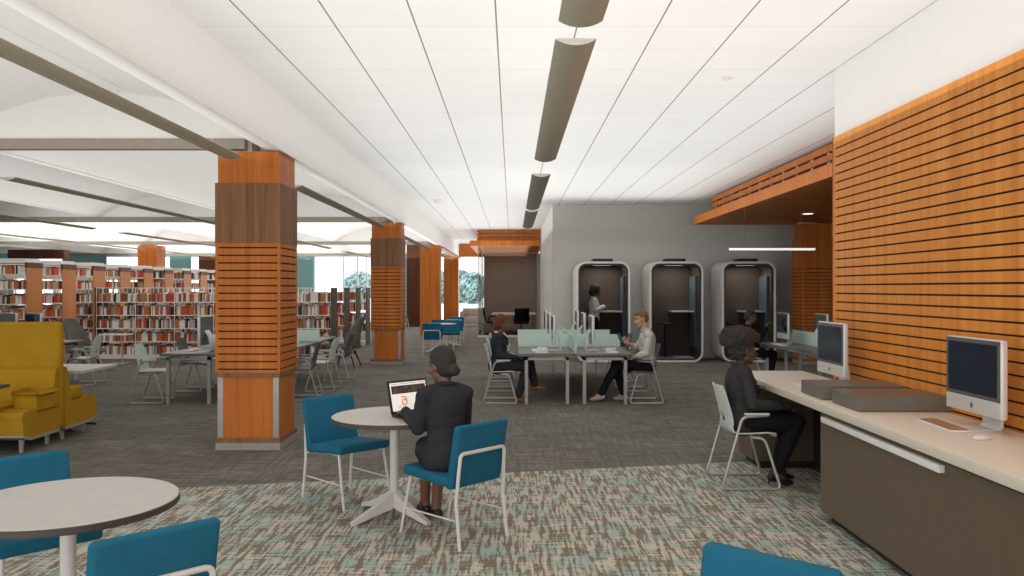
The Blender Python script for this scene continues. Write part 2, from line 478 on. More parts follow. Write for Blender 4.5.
def person(label, loc, rz, J, sk, vox=.0065, top='suit', top_g=.013, top_stop=.96, bottom='suit', skirt=False, legstop=.95, shoe='shoe_black', heel=False,
           hair='hair_dark', style='bun', shirt=None, fem=True, sleeve=None, group=None):
    t = thing('person', label, 'person', loc, rz)
    V = Vector; H = V(J['head']); R = (Matrix.Rotation(J['yaw'], 3, 'Z') @ Matrix.Rotation(J['pitch'], 3, 'Y'))
    hp = lambda x, y, z: H + R @ V((x, y, z))
    mb = MB(); torso(mb, J, 0, fem=fem)
    mb.cap(V(J['nb']) - V((.005, 0, .02)), hp(-.022, 0, -.06), .058 if not fem else .050, .050 if not fem else .043)
    mb.ell(hp(-.012, 0, .022), (.094, .074, .098), R, 24, 16); mb.ell(hp(.028, 0, -.04), (.062, .056, .078), R); mb.ell(hp(.062, 0, -.098), (.022, .024, .02), R)
    mb.ell(hp(.02, 0, -.07), (.055, .058, .04), R)
    mb.cap(hp(.083, 0, .005), hp(.106, 0, -.03), .009, .014); mb.ell(hp(.099, .01, -.035), (.011, .011, .009), R); mb.ell(hp(.099, -.01, -.035), (.011, .011, .009), R)
    mb.ell(hp(.083, 0, -.060), (.013, .025, .007), R); mb.ell(hp(.081, 0, -.071), (.012, .021, .008), R); mb.ell(hp(.074, 0, .034), (.019, .052, .011), R)
    for s in (1, -1):
        mb.ell(hp(-.002, s * .075, -.012), (.021, .009, .032), R @ Matrix.Rotation(s * .3, 3, 'Z')); mb.ell(hp(.055, s * .042, -.03), (.03, .02, .025), R)
    for i, s in ((0, 1), (1, -1)):
        arm(mb, J, i, 0); hand(mb, J['wr'][i], J['hd'][i], J['hn'][i], s, J['curl'][i] if isinstance(J['curl'][0], tuple) else J['curl'])
        leg(mb, J, i, 0); a, to = V(J['an'][i]), V(J['toe'][i])
        mb.cap(a + (a - to).normalized() * .02 - V((0, 0, .03)), to, .032, .022); mb.cap(a, a.lerp(to, .5), .035, .03)
    body = part('body', remesh(mb, vox, 3), sk, t)
    for s in (1, -1):
        m2 = MB(); m2.ell(hp(.070, s * .030, .010), (.0125, .012, .008), R, 12, 8, mi=0); m2.ell(hp(.079, s * .030, .010), (.005, .006, .006), R, 10, 6, mi=1)
        m2.build('eye', ['eye_white', 'black'], t)
    # lower clothing
    mb = MB(); g = .012
    pv = V(J['pelvis'])
    k_ = .82 if skirt else 1; mb.ell(pv, ((.122 + g) * k_, (.152 + g) * k_, (.115 + g) * k_)); k_ == 1 and mb.ell(pv.lerp(V(J['belly']), .5), (.112 + g, .132 + g, .12 + g))
    if skirt:
        for i in (0, 1):
            h, k = V(J['hip'][i]), V(J['kn'][i]); mb.cap(h.lerp(k, .3), h.lerp(k, .92), .085, .076)
        for q in (.4, .6, .85): mb.cap(V(J['hip'][0]).lerp(V(J['kn'][0]), q), V(J['hip'][1]).lerp(V(J['kn'][1]), q), .08, .08)
        part('skirt', remesh(mb, .009, 3), bottom, t)
    else:
        for i in (0, 1): leg(mb, J, i, .014, legstop)
        part('trousers', remesh(mb, .009, 3, .0025, 14), bottom, t)
    # upper clothing
    mb = MB(); torso(mb, J, top_g, fem=fem)
    if skirt: mb.ell(V(J['pelvis']) + V((.10, 0, .01)), (.17, .185, .12))
    if fem: mb.ell(V(J['pelvis']) - V((.015, 0, .01)), (.16, .195, .135) if skirt else (.145, .185, .13)); mb.ell(V(J['pelvis']) + V((-.01, 0, -.05)), (.14, .185, .075))
    for i in (0, 1): arm(mb, J, i, top_g * .85, top_stop if sleeve is None else sleeve[i])
    jk = part('jacket' if top.startswith('suit') else 'shirt', remesh(mb, .008, 3, .004, 11), top, t)
    ch = V(J['chest']); nb = V(J['nb'])
    mb = MB(); c = [(nb.x + .062 * math.cos(a) * 1.1 - .008, nb.y + .070 * math.sin(a), nb.z + .028 + .018 * -math.cos(a)) for a in [2 * PI * k / 20 for k in range(20)]]
    mb.tube(c, .015, 8, closed=True); mb.build('collar', top if not shirt else shirt, jk)
    if shirt:
        mb = MB(); mb.ell(ch + V((.085, 0, .075)), (.05, .035, .10), Matrix.Rotation(-.25, 3, 'Y')); mb.build('shirt_front', shirt, jk)
        for s in (1, -1):
            mb = MB(); mb.tube([nb + V((.02, s * .068, .03)), ch + V((.118, s * .04, .08)), ch + V((.142, s * .012, -.03))], .012, 8, radii=[.012, .02, .008]); mb.build('lapel', top, jk)
    # shoes
    for i in (0, 1):
        a, to = V(J['an'][i]), V(J['toe'][i]); d = (to - a); d.z = 0 if abs(to.z - a.z) < .12 and to.z < .06 else d.z; d.normalize()
        mb = MB(); hl = a - d * .035 - V((0, 0, .045 if not heel else .035)); ball = to - d * .02
        mb.cap(hl, ball, .034, .030); mb.cap(ball, to + d * .02, .030, .019); mb.cap(hl, hl.lerp(ball, .35) + V((0, 0, .01)), .036, .035)
        if heel: mb.cap(hl - d * .012, V((hl.x - d.x * .02, hl.y - d.y * .02, max(.008, min(hl.z - .05, .012)))), .016, .007, 8)
        me = remesh(mb, .006, 2)
        for v in me.vertices:
            if min(hl.z, to.z) < .1: v.co.z = max(v.co.z, .002)
        part('shoe', me, shoe, t)
    # hair
    mb = MB()
    def capd(top_only=0.0, e=.010, back=True):
        mb.ell(hp(-.022, 0, .032), (.092 + e, .074 + e, .096 + e), R, 24, 16); mb.ell(hp(-.045, 0, -.015), (.062 + e, .070 + e, .075 + e), R)
    bump, bs, vx = .002, 40, .006
    if style == 'bun':
        capd(); mb.ell(hp(-.108, .0, -.052), (.040, .048, .042), R); mb.ell(hp(-.085, 0, -.045), (.05, .05, .045), R)
    elif style == 'ponytail':
        capd(e=.014); mb.ell(hp(-.105, 0, -.02), (.035, .04, .035), R); mb.ell(hp(-.0, 0, .06), (.09, .08, .07), R)
        mb.cap(hp(-.115, 0, -.03), hp(-.135, 0, -.13), .032, .036); mb.cap(hp(-.135, 0, -.13), hp(-.115, 0, -.27), .036, .014)
    elif style == 'updo':
        capd(e=.014); mb.ell(hp(-.055, 0, .115), (.160, .138, .09), R); mb.ell(hp(-.115, 0, .085), (.105, .12, .092), R); mb.ell(hp(.03, 0, .11), (.10, .10, .058), R); mb.ell(hp(-.095, 0, .02), (.06, .08, .07), R)
        bump, bs = .016, 38
    elif style == 'afro':
        mb.ell(hp(-.02, 0, .055), (.125, .118, .115), R); mb.ell(hp(-.06, 0, -.02), (.11, .115, .10), R); bump, bs = .012, 45
    elif style == 'short':
        mb.ell(hp(-.020, 0, .038), (.094, .079, .094), R, 24, 16); mb.ell(hp(-.05, 0, .0), (.058, .070, .065), R); mb.ell(hp(.025, 0, .088), (.068, .064, .036), R); bump, bs = .003, 60
    me = remesh(mb, vx, 2, bump, bs)
    # keep the face clear: hair vertices in front of the hairline are drawn back
    Ri = R.transposed()
    for v in me.vertices:
        q = Ri @ (v.co - H)
        line = .058 if q.z < .075 else .12
        if q.z < .03 and abs(q.y) > .03: line = .02 if q.z > -.01 else -.018
        elif q.z < .06: line = .03
        if style == 'short' and q.z < .025 and q.x > -.04:
            q *= .86; v.co = H + R @ q; continue
        if q.x > line:
            q.x = line + (q.x - line) * .15; q.y *= .93
            v.co = H + R @ q
    me.update(); part('hair', me, hair, t)
    return t
D = math.radians
# ------------------------------------------------------------------ people at their places
J = dict(SEAT, pelvis=(.0, 0, .545), belly=(.02, 0, .69), chest=(.03, 0, .87), nb=(.05, 0, .985), head=(.10, 0, 1.145), yaw=D(26), pitch=D(12),
         sh=((.035, .15, .945), (.035, -.15, .945)), el=((.07, .18, .725), (.13, -.19, .735)), wr=((.36, .165, .80), (.39, -.04, .80)),
         hd=((1, -.1, -.18), (1, .25, -.15)), hn=((0, 0, -1), (0, 0, -1)), kn=((.42, -.01, .53), (.42, -.14, .52)), an=((.50, -.045, .10), (.40, -.09, .09)),
         toe=((.61, -.045, .035), (.50, -.09, .025)), curl=((.25, .3, .2), (.25, .3, .2)))
person('woman in dark suit and skirt seen from behind using a laptop', (-.445, 5.60, 0), math.atan2(.88, -.47), J, 'skin_brown', top='suit', bottom='suit_black', skirt=True, shoe='shoe_black', hair='hair_dark', style='bun')
J = dict(SEAT, chest=(.0, 0, .86), nb=(.02, 0, .99), head=(.06, 0, 1.155), yaw=D(-6), pitch=D(3), el=((.05, .20, .70), (.03, -.20, .70)), wr=((.25, .16, .635), (.29, -.12, .655)),
         kn=((.46, .03, .60), (.43, -.09, .53)), an=((.54, -.02, .24), (.29, -.09, .09)), toe=((.66, -.03, .20), (.41, -.10, .03)))
person('ponytailed woman in dark suit seated at the desk bench', (-.20, 12.13, 0), 0, J, 'skin_brown', top='suit', bottom='suit', shoe='shoe_tan', hair='hair_auburn', style='ponytail', shirt='shirt_white')
J = dict(SEAT, pelvis=(0, 0, .55), belly=(.0, 0, .70), chest=(.0, 0, .895), nb=(.03, 0, 1.04), head=(.085, 0, 1.22), yaw=D(0), pitch=D(10),
         sh=((.0, .185, .985), (.0, -.185, .985)), el=((.05, .25, .735), (.11, -.24, .775)), wr=((.27, .16, .655), (.275, -.12, .855)), hd=((1, -.35, -.25), (.75, .25, .55)), hn=((0, 0, -1), (-.3, .9, .3)),
         kn=((.47, .10, .55), (.46, -.13, .55)), an=((.70, .07, .12), (.33, -.13, .09)), toe=((.82, .08, .05), (.45, -.14, .03)), curl=((.35, .4, .3), (.7, .7, .5)))
person('man in pale shirt seated looking at the phone in his hand', (2.0, 12.13, 0), PI, J, 'skin_light', top='shirt', bottom='suit_black', shoe='shoe_grey', hair='hair_ginger', style='short', fem=False, sleeve=(.45, .35), top_g=.014)
o = thing('smartphone', 'dark smartphone held up by the man in the pale shirt', 'phone', (1.605, 12.17, .935)); o.rotation_euler = (D(0), D(-28), D(32))
MB().rbox(-.005, .005, -.037, .037, -.075, .075, .004, 2).build('casing', 'phone', o); MB().box(.0051, .0056, -.034, .034, -.07, .07).build('screen', 'phone', o, smooth=False)
J = dict(SEAT, chest=(-.02, 0, .86), belly=(-.005, 0, .69), nb=(-.015, 0, .99), head=(.02, 0, 1.145), pitch=D(4), sh=((-.015, .15, .945), (-.015, -.15, .945)), el=((.04, .20, .70), (.03, -.20, .705)), wr=((.17, .10, .80), (.29, -.13, .68)),
         hd=((.8, -.4, .25), (1, .25, -.05)), hn=((0, 0, -1), (0, 0, -1)), kn=((.44, .09, .54), (.44, -.10, .54)), an=((.33, .09, .11), (.255, -.10, .11)), toe=((.44, .09, .03), (.365, -.11, .03)))
person('woman with a large puffed updo in dark suit at the counter', (1.985, 7.07, 0), 0, J, 'skin_deep', top='suit_grey', bottom='suit_black', shoe='shoe_black', heel=True, hair='hair_grey', style='updo', legstop=.88)
J = dict(SEAT, pitch=D(-3), sh=((.005, .17, .95), (.005, -.17, .95)), el=((.05, .23, .70), (.12, -.25, .80)), wr=((.25, .16, .65), (.28, -.18, .985)), hd=((1, -.3, -.1), (.3, .1, .9)), hn=((0, 0, -1), (.9, 0, -.3)), curl=((.3, .3, .3), (.6, .7, .5)), an=((.42, .10, .09), (.36, -.10, .09)))
person('man in dark jacket seated before the last booth, hand raised', (4.13, 14.4, 0), 0, J, 'skin_brown', top='suit_black', bottom='suit_black', shoe='shoe_black', hair='hair_dark', style='short', fem=False, vox=.008)
o = thing('smartphone', 'dark smartphone in the raised hand of the dark-jacketed man', 'phone', (4.435, 14.24, 1.085)); o.rotation_euler = (0, D(-15), 0)
MB().rbox(-.005, .005, -.037, .037, -.075, .075, .004, 2).build('casing', 'black', o); MB().box(-.0056, -.0051, -.034, .034, -.07, .07).build('screen', 'phone', o, smooth=False)
J = dict(STAND, el=((.03, .21, 1.08), (.02, -.21, 1.08)), wr=((.25, .13, 1.17), (.24, -.13, 1.165)), hd=((1, -.2, 0), (1, .2, 0)), pitch=D(6))
person('woman in white blouse with full curly hair standing in a booth', (1.90, 19.05, .086), 0, J, 'skin_deep', top='shirt_white', bottom='suit_black', shoe='shoe_black', hair='hair_dark', style='afro', vox=.008)
# ------------------------------------------------------------------ the setting
def floor_mesh():
    def bnd(x): return 7.45 + .206 * (x + .1)
    mb = MB()
    xa, xb = -26, 11
    mb.add([(xa, -6, 0), (xb, -6, 0), (xb, bnd(xb), 0), (xa, max(-5, bnd(xa)), 0)], [(0, 1, 2, 3)], 1)
    mb.add([(xa, max(-5, bnd(xa)), 0), (xb, bnd(xb), 0), (xb, 40.2, 0), (xa, 40.2, 0)], [(0, 1, 2, 3)], 0)
    mb.add([(xa, -6, -.2), (xb, -6, -.2), (xb, 40.2, -.2), (xa, 40.2, -.2)], [(3, 2, 1, 0)], 0)
    return struct('floor', mb, ['carpet', 'carpet_pat'], smooth=False)
floor_mesh()
CEIL = 3.67
struct('ceiling', MB().box(-2.38, 11, -6, 40.2, CEIL, CEIL + .12), 'tiles', smooth=False)
# smoke detector
t = thing('smoke_detector', 'small white round detector on the tiled ceiling', 'detector', (-1.68, 18.5, CEIL - .001))
MB().lathe([(.085, 0), (.085, -.03), (.075, -.04)], 24).build('base', 'white', t)
MB().lathe([(.06, -.04), (.055, -.07), (.035, -.085), (0.001, -.088)], 24).build('sensor', 'white', t)

t = thing('ceiling_sprinkler', 'tiny round sprinkler cover on the ceiling tiles', 'sprinkler', (2.04, 7.77, CEIL - .001))
MB().lathe([(.05, 0), (.05, -.006), (.03, -.010), (.018, -.02), (.001, -.021)], 24).build('cover', 'taupe', t)
# long soffit beam above the column row
mb = MB()
mb.prism([(-2.38, 3.10), (-2.38, 3.80), (-2.62, 3.80), (-2.62, 3.26), (-2.57, 3.12)], 'y', -6, 40.2)
struct('beam', mb, 'white', 'long white soffit along the row of wood columns')
mb = MB(); mb.box(-2.62, -2.375, 28.2, 37.6, 3.06, 3.11)
struct('trim_1', mb, 'wood_deep', 'wood lining under the far end of the white soffit', smooth=False)

# shallow barrel vaults over the reading zone, spring lines under each row of long lamps
ROWS = [-2.60, -5.88, -9.03, -12.17, -15.32, -18.46, -21.6, -24.75]
def arc(xa, xb, n=14):
    xm, hw = (xa + xb) / 2, (xb - xa) / 2 - .04
    s = .47; R = (hw * hw + s * s) / (2 * s)
    return [(xm + hw * (2 * i / n - 1), 3.25 + math.sqrt(R * R - (hw * (2 * i / n - 1)) ** 2) - (R - s)) for i in range(n + 1)]
mb = MB()
for xb, xa in zip(ROWS, ROWS[1:]):
    p = arc(xa, xb); q = [(x, z + .06) for x, z in p]
    poly = p + q[::-1]
    for i in range(len(p) - 1):
        mb.prism([p[i], p[i + 1], q[i + 1], q[i]], 'y', -6, 40.2)
    mb.box(xa - .045, xa + .045, -6, 40.2, 3.235, 3.31)
struct('vault_ceiling', mb, 'vault', 'white barrel vaulted ceiling over the reading area', sharp=20)
mb = MB()
for xb, xa in zip(ROWS[:3], ROWS[1:4]):
    xm = (xa + xb) / 2 + .02
    mb.box(xm - .27, xm + .27, -5.5, 8.35, 3.695, 3.712)
struct('trim_2', mb, 'white', 'flat white strips along the vault crowns', smooth=False)
BAYS = [-.6, 8.5, 17.93, 27.36, 36.79]
for i, y in enumerate(BAYS):
    mb = MB(); mb.box(-26, -2.78, y + .02, y + .12, 3.125, 3.235)
    struct('beam', mb, 'beam', 'taupe cross beam spanning the vaults', smooth=False)
    mb = MB()
    for xb, xa in zip(ROWS, ROWS[1:]):
        p = arc(xa, xb)
        mb.prism([(xa, 3.23)] + [(x, z + .02) for x, z in p] + [(xb, 3.23)], 'y', y + .035, y + .105)
    struct('wall_tympanum', mb, 'vault', 'white arch infill above the cross beam', smooth=False)

# walls
struct('wall_back', MB().box(.98, 11, 19.7, 19.9, 0, CEIL), 'grey_wall', smooth=False)
struct('wall_right', MB().box(2.94, 3.3, -6, 7.47, 3.04, CEIL).box(2.945, 3.3, -6, 7.40, 0, 3.04), 'white', smooth=False)
struct('wall_right_outer', MB().box(11, 11.2, -6, 20, 0, CEIL), 'room_in', smooth=False)
struct('wall_left', MB().box(-26.2, -26, -6, 40.2, 0, 3.8), 'white', smooth=False)

def slats_wall(mb, x0, x1, y0, y1, z0, z1, zfirst, pitch, stile):
    """boards on a dark ground; front face at x0, stile at the y1 end"""
    zs = []; z = zfirst
    while z > z0 + .02: zs.append(z); z -= pitch
    g = .0065; top = z1
    for z in zs:
        mb.box(x0, x1, y0, y1, z + g, top, 0); top = z - g
    mb.box(x0, x1, y0, y1, z0, top, 0)
    mb.box(x0 + .012, x1 - .002, y0 + .001, y1 - .003, z0 + .01, z1 - .02, 1)
    mb.box(x0 - .0008, x1, y1 - stile, y1 + .0008, z0, z1 + .0005, 0)
t = thing('wood_wall_panel', 'tall orange wood slatted wall panel behind the cream counter', 'wall panel', (0, 0, 0))
mb = MB(); slats_wall(mb, 2.90, 2.943, -5.9, 7.40, .0, 3.036, 2.928, .0762, .045)
mb.build('slat_boards', ['wood_lit', 'groove'], t, smooth=False)
mb = MB(); mb.box(2.898, 3.31, 7.402, 7.42, 0, 3.038); mb.build('end_board', 'wood_deep', t, smooth=False)

# ------------------------------------------------------------------ columns
def column(x, y, label, full=True, plain_col=False, group=None, band='veneer'):
    t = thing('column', label, 'column', (x, y, 0), kind='structure')
    B = lambda h, z0, z1: MB().box(-h, h, -h, h, z0, z1)
    B(.335, 0, .075).build('plinth', 'plinth', t, smooth=False)
    if plain_col:
        B(.33, .075, 3.10).build('wood_cladding', 'wood', t, smooth=False)
    else:
        B(.338, .075, .126).build('base_strip', 'veneer', t, smooth=False)
        B(.312, .126, .75).build('base_panel', 'wood', t, smooth=False)
        for sx in (-1, 1):
            for sy in (-1, 1):
                MB().box(sx * .26, sx * .318, sy * .28, sy * .318, .126, .75).build('corner_guard', 'guard', t, smooth=False)
        B(.330, .75, .80).build('upper_strip', 'veneer', t, smooth=False)
        mb = MB(); top = 2.146; z = 2.098; h = .335; g = .0075
        for k in range(17):
            mb.box(-h, h, -h, h, z + g, top, 0); top = z - g; z -= .0788
        mb.box(-h, h, -h, h, .80, top, 0)
        mb.box(-h + .012, h - .012, -h + .012, h - .012, .81, 2.13, 1)
        for sx in (-1, 1):
            for sy in (-1, 1): mb.box(sx * (h - .027), sx * (h + .0008), sy * (h - .027), sy * (h + .0008), .80, 2.146, 0)
        mb.build('slat_panel', ['wood', 'groove'], t, smooth=False)
        B(.338, 2.146, 2.77).build('veneer_band' if band == 'veneer' else 'upper_panel', band, t, smooth=False)
        B(.315, 2.77, 3.10).build('top_block', 'wood', t, smooth=False)
    mb = MB(); mb.box(-.31, -.11, -.2, .2, 3.10, 3.40); mb.build('neck', 'white', t, smooth=False)
    mb = MB(); mb.box(-.09, .0, -.2, .2, 3.10, 3.40); mb.box(.02, .10, .0, .2, 3.10, 3.3); mb.build('bracket', 'white_metal', t, smooth=False)
    return t
cy = [y + .335 for y in BAYS]
column(-2.74, cy[1], 'large slatted wood column nearest the round cafe table')
column(-2.755, cy[2], 'slatted wood column beyond the grey lounge chair')
column(-2.74, cy[3], 'plain orange wood column behind the blue cafe chairs', plain_col=True)
column(-2.74, cy[4], 'farthest plain wood column by the end windows', plain_col=True)
column(-12.17, cy[3], 'plain wood column rising among the bookcases', plain_col=True)
column(6.69, cy[2], 'slatted wood column under the wood canopy', band='wood')

# ------------------------------------------------------------------ canopy at right
t = thing('wood_canopy', 'dropped orange wood canopy with slatted top over the desks', 'canopy', (0, 0, 0))
mb = MB(); mb.box(4.06, 4.10, 7.9, 18.4, 3.10, 3.265); mb.box(4.06, 11, 18.36, 18.4, 3.10, 3.265)
mb.build('fascia', 'wood', t, smooth=False)
mb = MB(); mb.box(4.10, 11, 7.9, 18.36, 3.125, 3.16, 0)
for y in (16.6, 13.4, 10.2): mb.box(4.3, 11, y, y + .012, 3.1235, 3.13, 1)
for x in (6.0, 8.2): mb.box(x, x + .012, 8, 18.2, 3.1235, 3.13, 1)
mb.build('soffit', ['wood', 'groove'], t, smooth=False)
mb = MB()
for z0, z1 in ((3.288, 3.366), (3.404, 3.49), (3.528, 3.618)):
    mb.box(4.29, 4.32, 7.9, 17.6, z0, z1); mb.box(4.29, 11, 17.57, 17.6, z0, z1)
mb.build('slat_screen', 'wood', t, smooth=False)
y = 8.1
mb = MB()
while y < 17.6:
    mb.box(4.3205, 4.35, y, y + .04, 3.26, 3.6); y += .62
mb.build('slat_frame', 'white_metal', t, smooth=False)
t = thing('downlight', 'round recessed lamp in the underside of the wood canopy', 'lamp', (5.7, 15.8, 3.122))
MB().lathe([(.12, 0), (.13, -.012), (.10, -.014)], 24).build('trim_ring', 'white_metal', t)
MB().lathe([(.098, -.008), (.098, -.016), (.001, -.017)], 24).build('diffuser', 'lamp_white', t)
l = bpy.data.lights.new('downlight_beam', 'SPOT'); l.energy = 60; l.spot_size = 2.2; l.spot_blend = .8; l.shadow_soft_size = .1; l.color = (1, .9, .75)
lo = bpy.data.objects.new('downlight_beam', l); lo.location = (5.7, 15.8, 3.09); COL.objects.link(lo)
t = thing('pendant_bar_lamp', 'thin white linear pendant hanging in front of the last booth', 'lamp', (0, 14.8, 0))
MB().rbox(3.92, 5.47, -.02, .02, 2.36, 2.40, .006).build('bar', 'led', t)
for x in (4.2, 5.2): MB().tube([(x, 0, 2.40), (x, 0, 3.125)], .0025, 5).build('cable', 'tube', t)

# ------------------------------------------------------------------ glazed meeting room
gy = 28.0
t = thing('meeting_room', 'glass fronted meeting room with slatted wood fascia', 'meeting room', (0, 0, 0), kind='structure')
mb = MB(); mb.box(-1.43, 1.0, gy - .35, gy - .30, 3.10, 3.285); mb.box(-1.43, -1.38, gy - .3, gy + 6, 3.10, 3.285); mb.box(-1.38, 1.0, gy - .30, gy + 6, 3.11, 3.14)
mb.build('fascia', 'wood', t, smooth=False)
mb = MB()
for z0, z1 in ((3.31, 3.40), (3.435, 3.525), (3.56, 3.655)):
    mb.box(-1.19, 1.0, gy - .02, gy, z0, z1); mb.box(-1.19, -1.16, gy, gy + 6, z0, z1)
mb.build('slat_screen', 'wood', t, smooth=False)
mb = MB()
for k in range(8): mb.box(-1.18 + k * .3, -1.15 + k * .3, gy + .002, gy + .03, 3.28, 3.66)
mb.box(-1.1, 1.0, gy + .6, gy + .64, 3.28, 3.66)
mb.build('slat_frame', 'white_metal', t, smooth=False)
MB().box(-1.14, .97, gy, gy + .012, .07, 3.10).build('front_glass', 'room_glass', t, smooth=False)
mb = MB(); mb.box(-1.17, .98, gy - .04, gy + .05, 0, .07); mb.build('base_rail', 'white_metal', t, smooth=False)
mb = MB()
for x in (-1.17, -1.03, .95): mb.box(x, x + .025, gy - .012, gy + .03, .07, 3.10)
mb.build('upright', 'guard', t, smooth=False)
MB().tube([(-1.09, gy - .02, .25), (-1.09, gy - .07, .28), (-1.09, gy - .07, 1.70), (-1.09, gy - .02, 1.73)], .018, 8).build('door_handle', 'tube', t)
mb = MB(); mb.box(-1.14, 1.0, gy + 5.4, gy + 5.5, 0, 3.1); mb.build('rear_wall', 'room_in', t, smooth=False)
mb = MB(); mb.box(-1.16, -1.15, gy, gy + 5.4, .0, 3.1); mb.build('side_glass', 'room_glass', t, smooth=False)
l = bpy.data.lights.new('room_fill_light', 'AREA'); l.shape = 'RECTANGLE'; l.size = 1.6; l.size_y = 3.5; l.energy = 34  # fill added to brighten the meeting room; no fixture here
lo = bpy.data.objects.new('room_fill_light', l); lo.location = (0, 30.6, 3.05); COL.objects.link(lo)
# side wall of the room, white framed, running back from the grey wall
mb = MB(); mb.box(.98, 1.08, 19.9, 33.5, 3.10, CEIL); struct('wall_header', mb, 'white', 'white header above the framed side glazing', smooth=False)
t2 = thing('window_2', 'white framed side glazing beside the grey wall', 'glazing', (0, 0, 0), kind='structure')
mb = MB(); mb.box(.99, 1.05, 19.9, 28.0, 0, .1); mb.box(.99, 1.05, 19.9, 28, 3.02, 3.1)
y = 19.9
while y < 27.5: mb.box(.955, 1.06, y + .04, y + .80, .1, 3.02); mb.box(.965, 1.0, y + .80, y + 1.2, .1, 3.02); y += 1.35
mb.build('frame', 'white_metal', t2, smooth=False)
MB().box(1.01, 1.02, 19.95, 28, .1, 3.02).build('pane', 'room_glass', t2, smooth=False)
struct('wall_inner', MB().box(.98, 3.3, 33.5, 33.6, 0, 3.1), 'white', smooth=False)
# a lit interior behind the side glazing
struct('wall_inner', MB().box(3.2, 3.3, 19.9, 33.5, 0, 3.1), 'white', smooth=False)

# far window wall
t = thing('window_1', 'tall end windows with pale mullions looking onto trees', 'window', (0, 0, 0), kind='structure')
YW = 39.0
mb = MB()
for x in (-23.6, -21.2, -16.2, -14.4, -12.6, -9.4, -8.0, -7.35, -6.9, -5.2, -4.0, -3.55, -2.7, -1.2):
    mb.box(x - .03, x + .03, YW - .05, YW + .05, .08, 3.15)
mb.box(-26, -1.1, YW - .05, YW + .05, 0, .08); mb.box(-26, -1.1, YW - .06, YW + .06, 3.15, 3.25)
mb.build('frame', 'white_metal', t, smooth=False)
MB().box(-26, -1.1, YW - .006, YW + .006, .08, 3.15).build('pane', 'clear_glass', t, smooth=False)
struct('wall_far_header', MB().box(-26, -1.1, YW - .1, YW + .1, 3.25, 3.8), 'white', smooth=False)
mb = MB()
for xa, xb in ((-10.5, -9.4), (-5.2, -4.75), (-21.3, -19.2), (-16.2, -15.2), (-26, -23.6)):
    mb.box(xa, xb, YW - .2, YW - .12, 0, 3.22)
struct('wall_far', mb, 'teal_wall', 'teal painted wall panels between the end windows', smooth=False)
struct('wall_end', MB().box(-2.48, -1.1, 36.95, 37.1, 3.10, CEIL), 'wood', 'wood header over the end window', smooth=False)
t = thing('wood_screen', 'dark brown slatted wood screen left of the plain columns', 'screen', (0, 0, 0))
t['label'] = 'dark brown slatted wood screen beside a teal wall strip'
mb = MB()
for k in range(42): mb.box(-4.55, -3.3, 35.6, 35.64, .02 + k * .085, .092 + k * .085, 0)
mb.box(-4.54, -3.31, 35.62, 35.7, .0, 3.58, 1)
mb.build('slat_boards', ['dark_wood', 'groove'], t, smooth=False)
mb = MB(); mb.box(-4.57, -4.53, 35.58, 35.72, 0, 3.6); mb.box(-3.33, -3.29, 35.58, 35.72, 0, 3.6); mb.build('frame', 'dark_wood', t, smooth=False)
for (x0, x1, y0, z0, lab) in ((-20.3, -18.3, 33.0, 2.86, 'dark wood bulkhead box hanging beyond the tall bookcases'), (-14.6, -13.95, 38.2, .0, 'dark brown wood pier standing against the end windows')):
    t = thing('wood_bulkhead', lab, 'bulkhead', (0, 0, 0), kind='structure')
    MB().box(x0, x1, y0, y0 + .5, z0, 3.22).build('box_front', 'dark_wood', t, smooth=False)
    MB().box(x1, x1 + .25, y0, y0 + .5, z0, 3.22).build('return_panel', 'cap', t, smooth=False)

# ------------------------------------------------------------------ long half-round lamps
def trough(L, cable_top):
    n = 10; w = .107; sag = .032
    R = (w * w + sag * sag) / (2 * sag); am = math.asin(w / R)
    out = []; inn = []
    for i in range(n + 1):
        a = -am + 2 * am * i / n
        out.append((R * math.sin(a), R - R * math.cos(a)))
        inn.append(((R - .008) * math.sin(a), R - (R - .008) * math.cos(a)))
    return out, inn
def pendant(x, y0, y1, label, z=2.935, top=3.25, group=None, width=2.7, shift=0, power=1.0, reach=None, more=None):
    t = thing('pendant_lamp', label, 'lamp', (x, y0, z), group=group)
    L = y1 - y0; out, inn = trough(L, top)
    mb = MB()
    for i in range(len(out) - 1): mb.prism([out[i], out[i + 1], inn[i + 1], inn[i]], 'y', 0, L)
    mb.build('housing', 'taupe', t, sharp=30)
    for yy in (-.012, L):
        mb = MB(); mb.prism([(a * 1.0, b) for a, b in out] + [(0.10, .036), (-.10, .036)], 'y', yy, yy + .012)
        mb.build('end_cap', 'white_metal', t, smooth=False)
    mb = MB(); mb.tube([(0, .08, .03), (0, L - .08, .03)], .009, 8); mb.build('lamp_tube', 'lamp_white', t)
    for yy in (.5, L - .5):
        MB().tube([(0, yy, .02), (0, yy, top - z)], .002, 5).build('cable', 'white_metal', t)
    # added ceiling fill, far wider than the lamp, to light the ceiling evenly
    ya, yb = reach or (y0 - .3, y1 + .3)
    for ya, yb, w_, sh in [(ya, yb, width, shift)] + ([more] if more else []):
        l = bpy.data.lights.new('ceiling_fill', 'AREA'); l.shape = 'RECTANGLE'; l.size = w_; l.size_y = yb - ya
        l.energy = POWER * power * w_ * (yb - ya); l.color = (1, .995, .985)
        o = bpy.data.objects.new('ceiling_fill', l); o.location = (x + sh, (ya + yb) / 2, z + .05); o.rotation_euler = (PI, 0, 0); COL.objects.link(o)
    return t
POWER = 2.7
CW_ = dict(top=3.67, width=6.2, shift=.6)
pendant(.33, -4.2, -.3, 'taupe half round lamp on the tiled ceiling, behind the viewpoint', reach=(-4.6, -.3), **CW_)
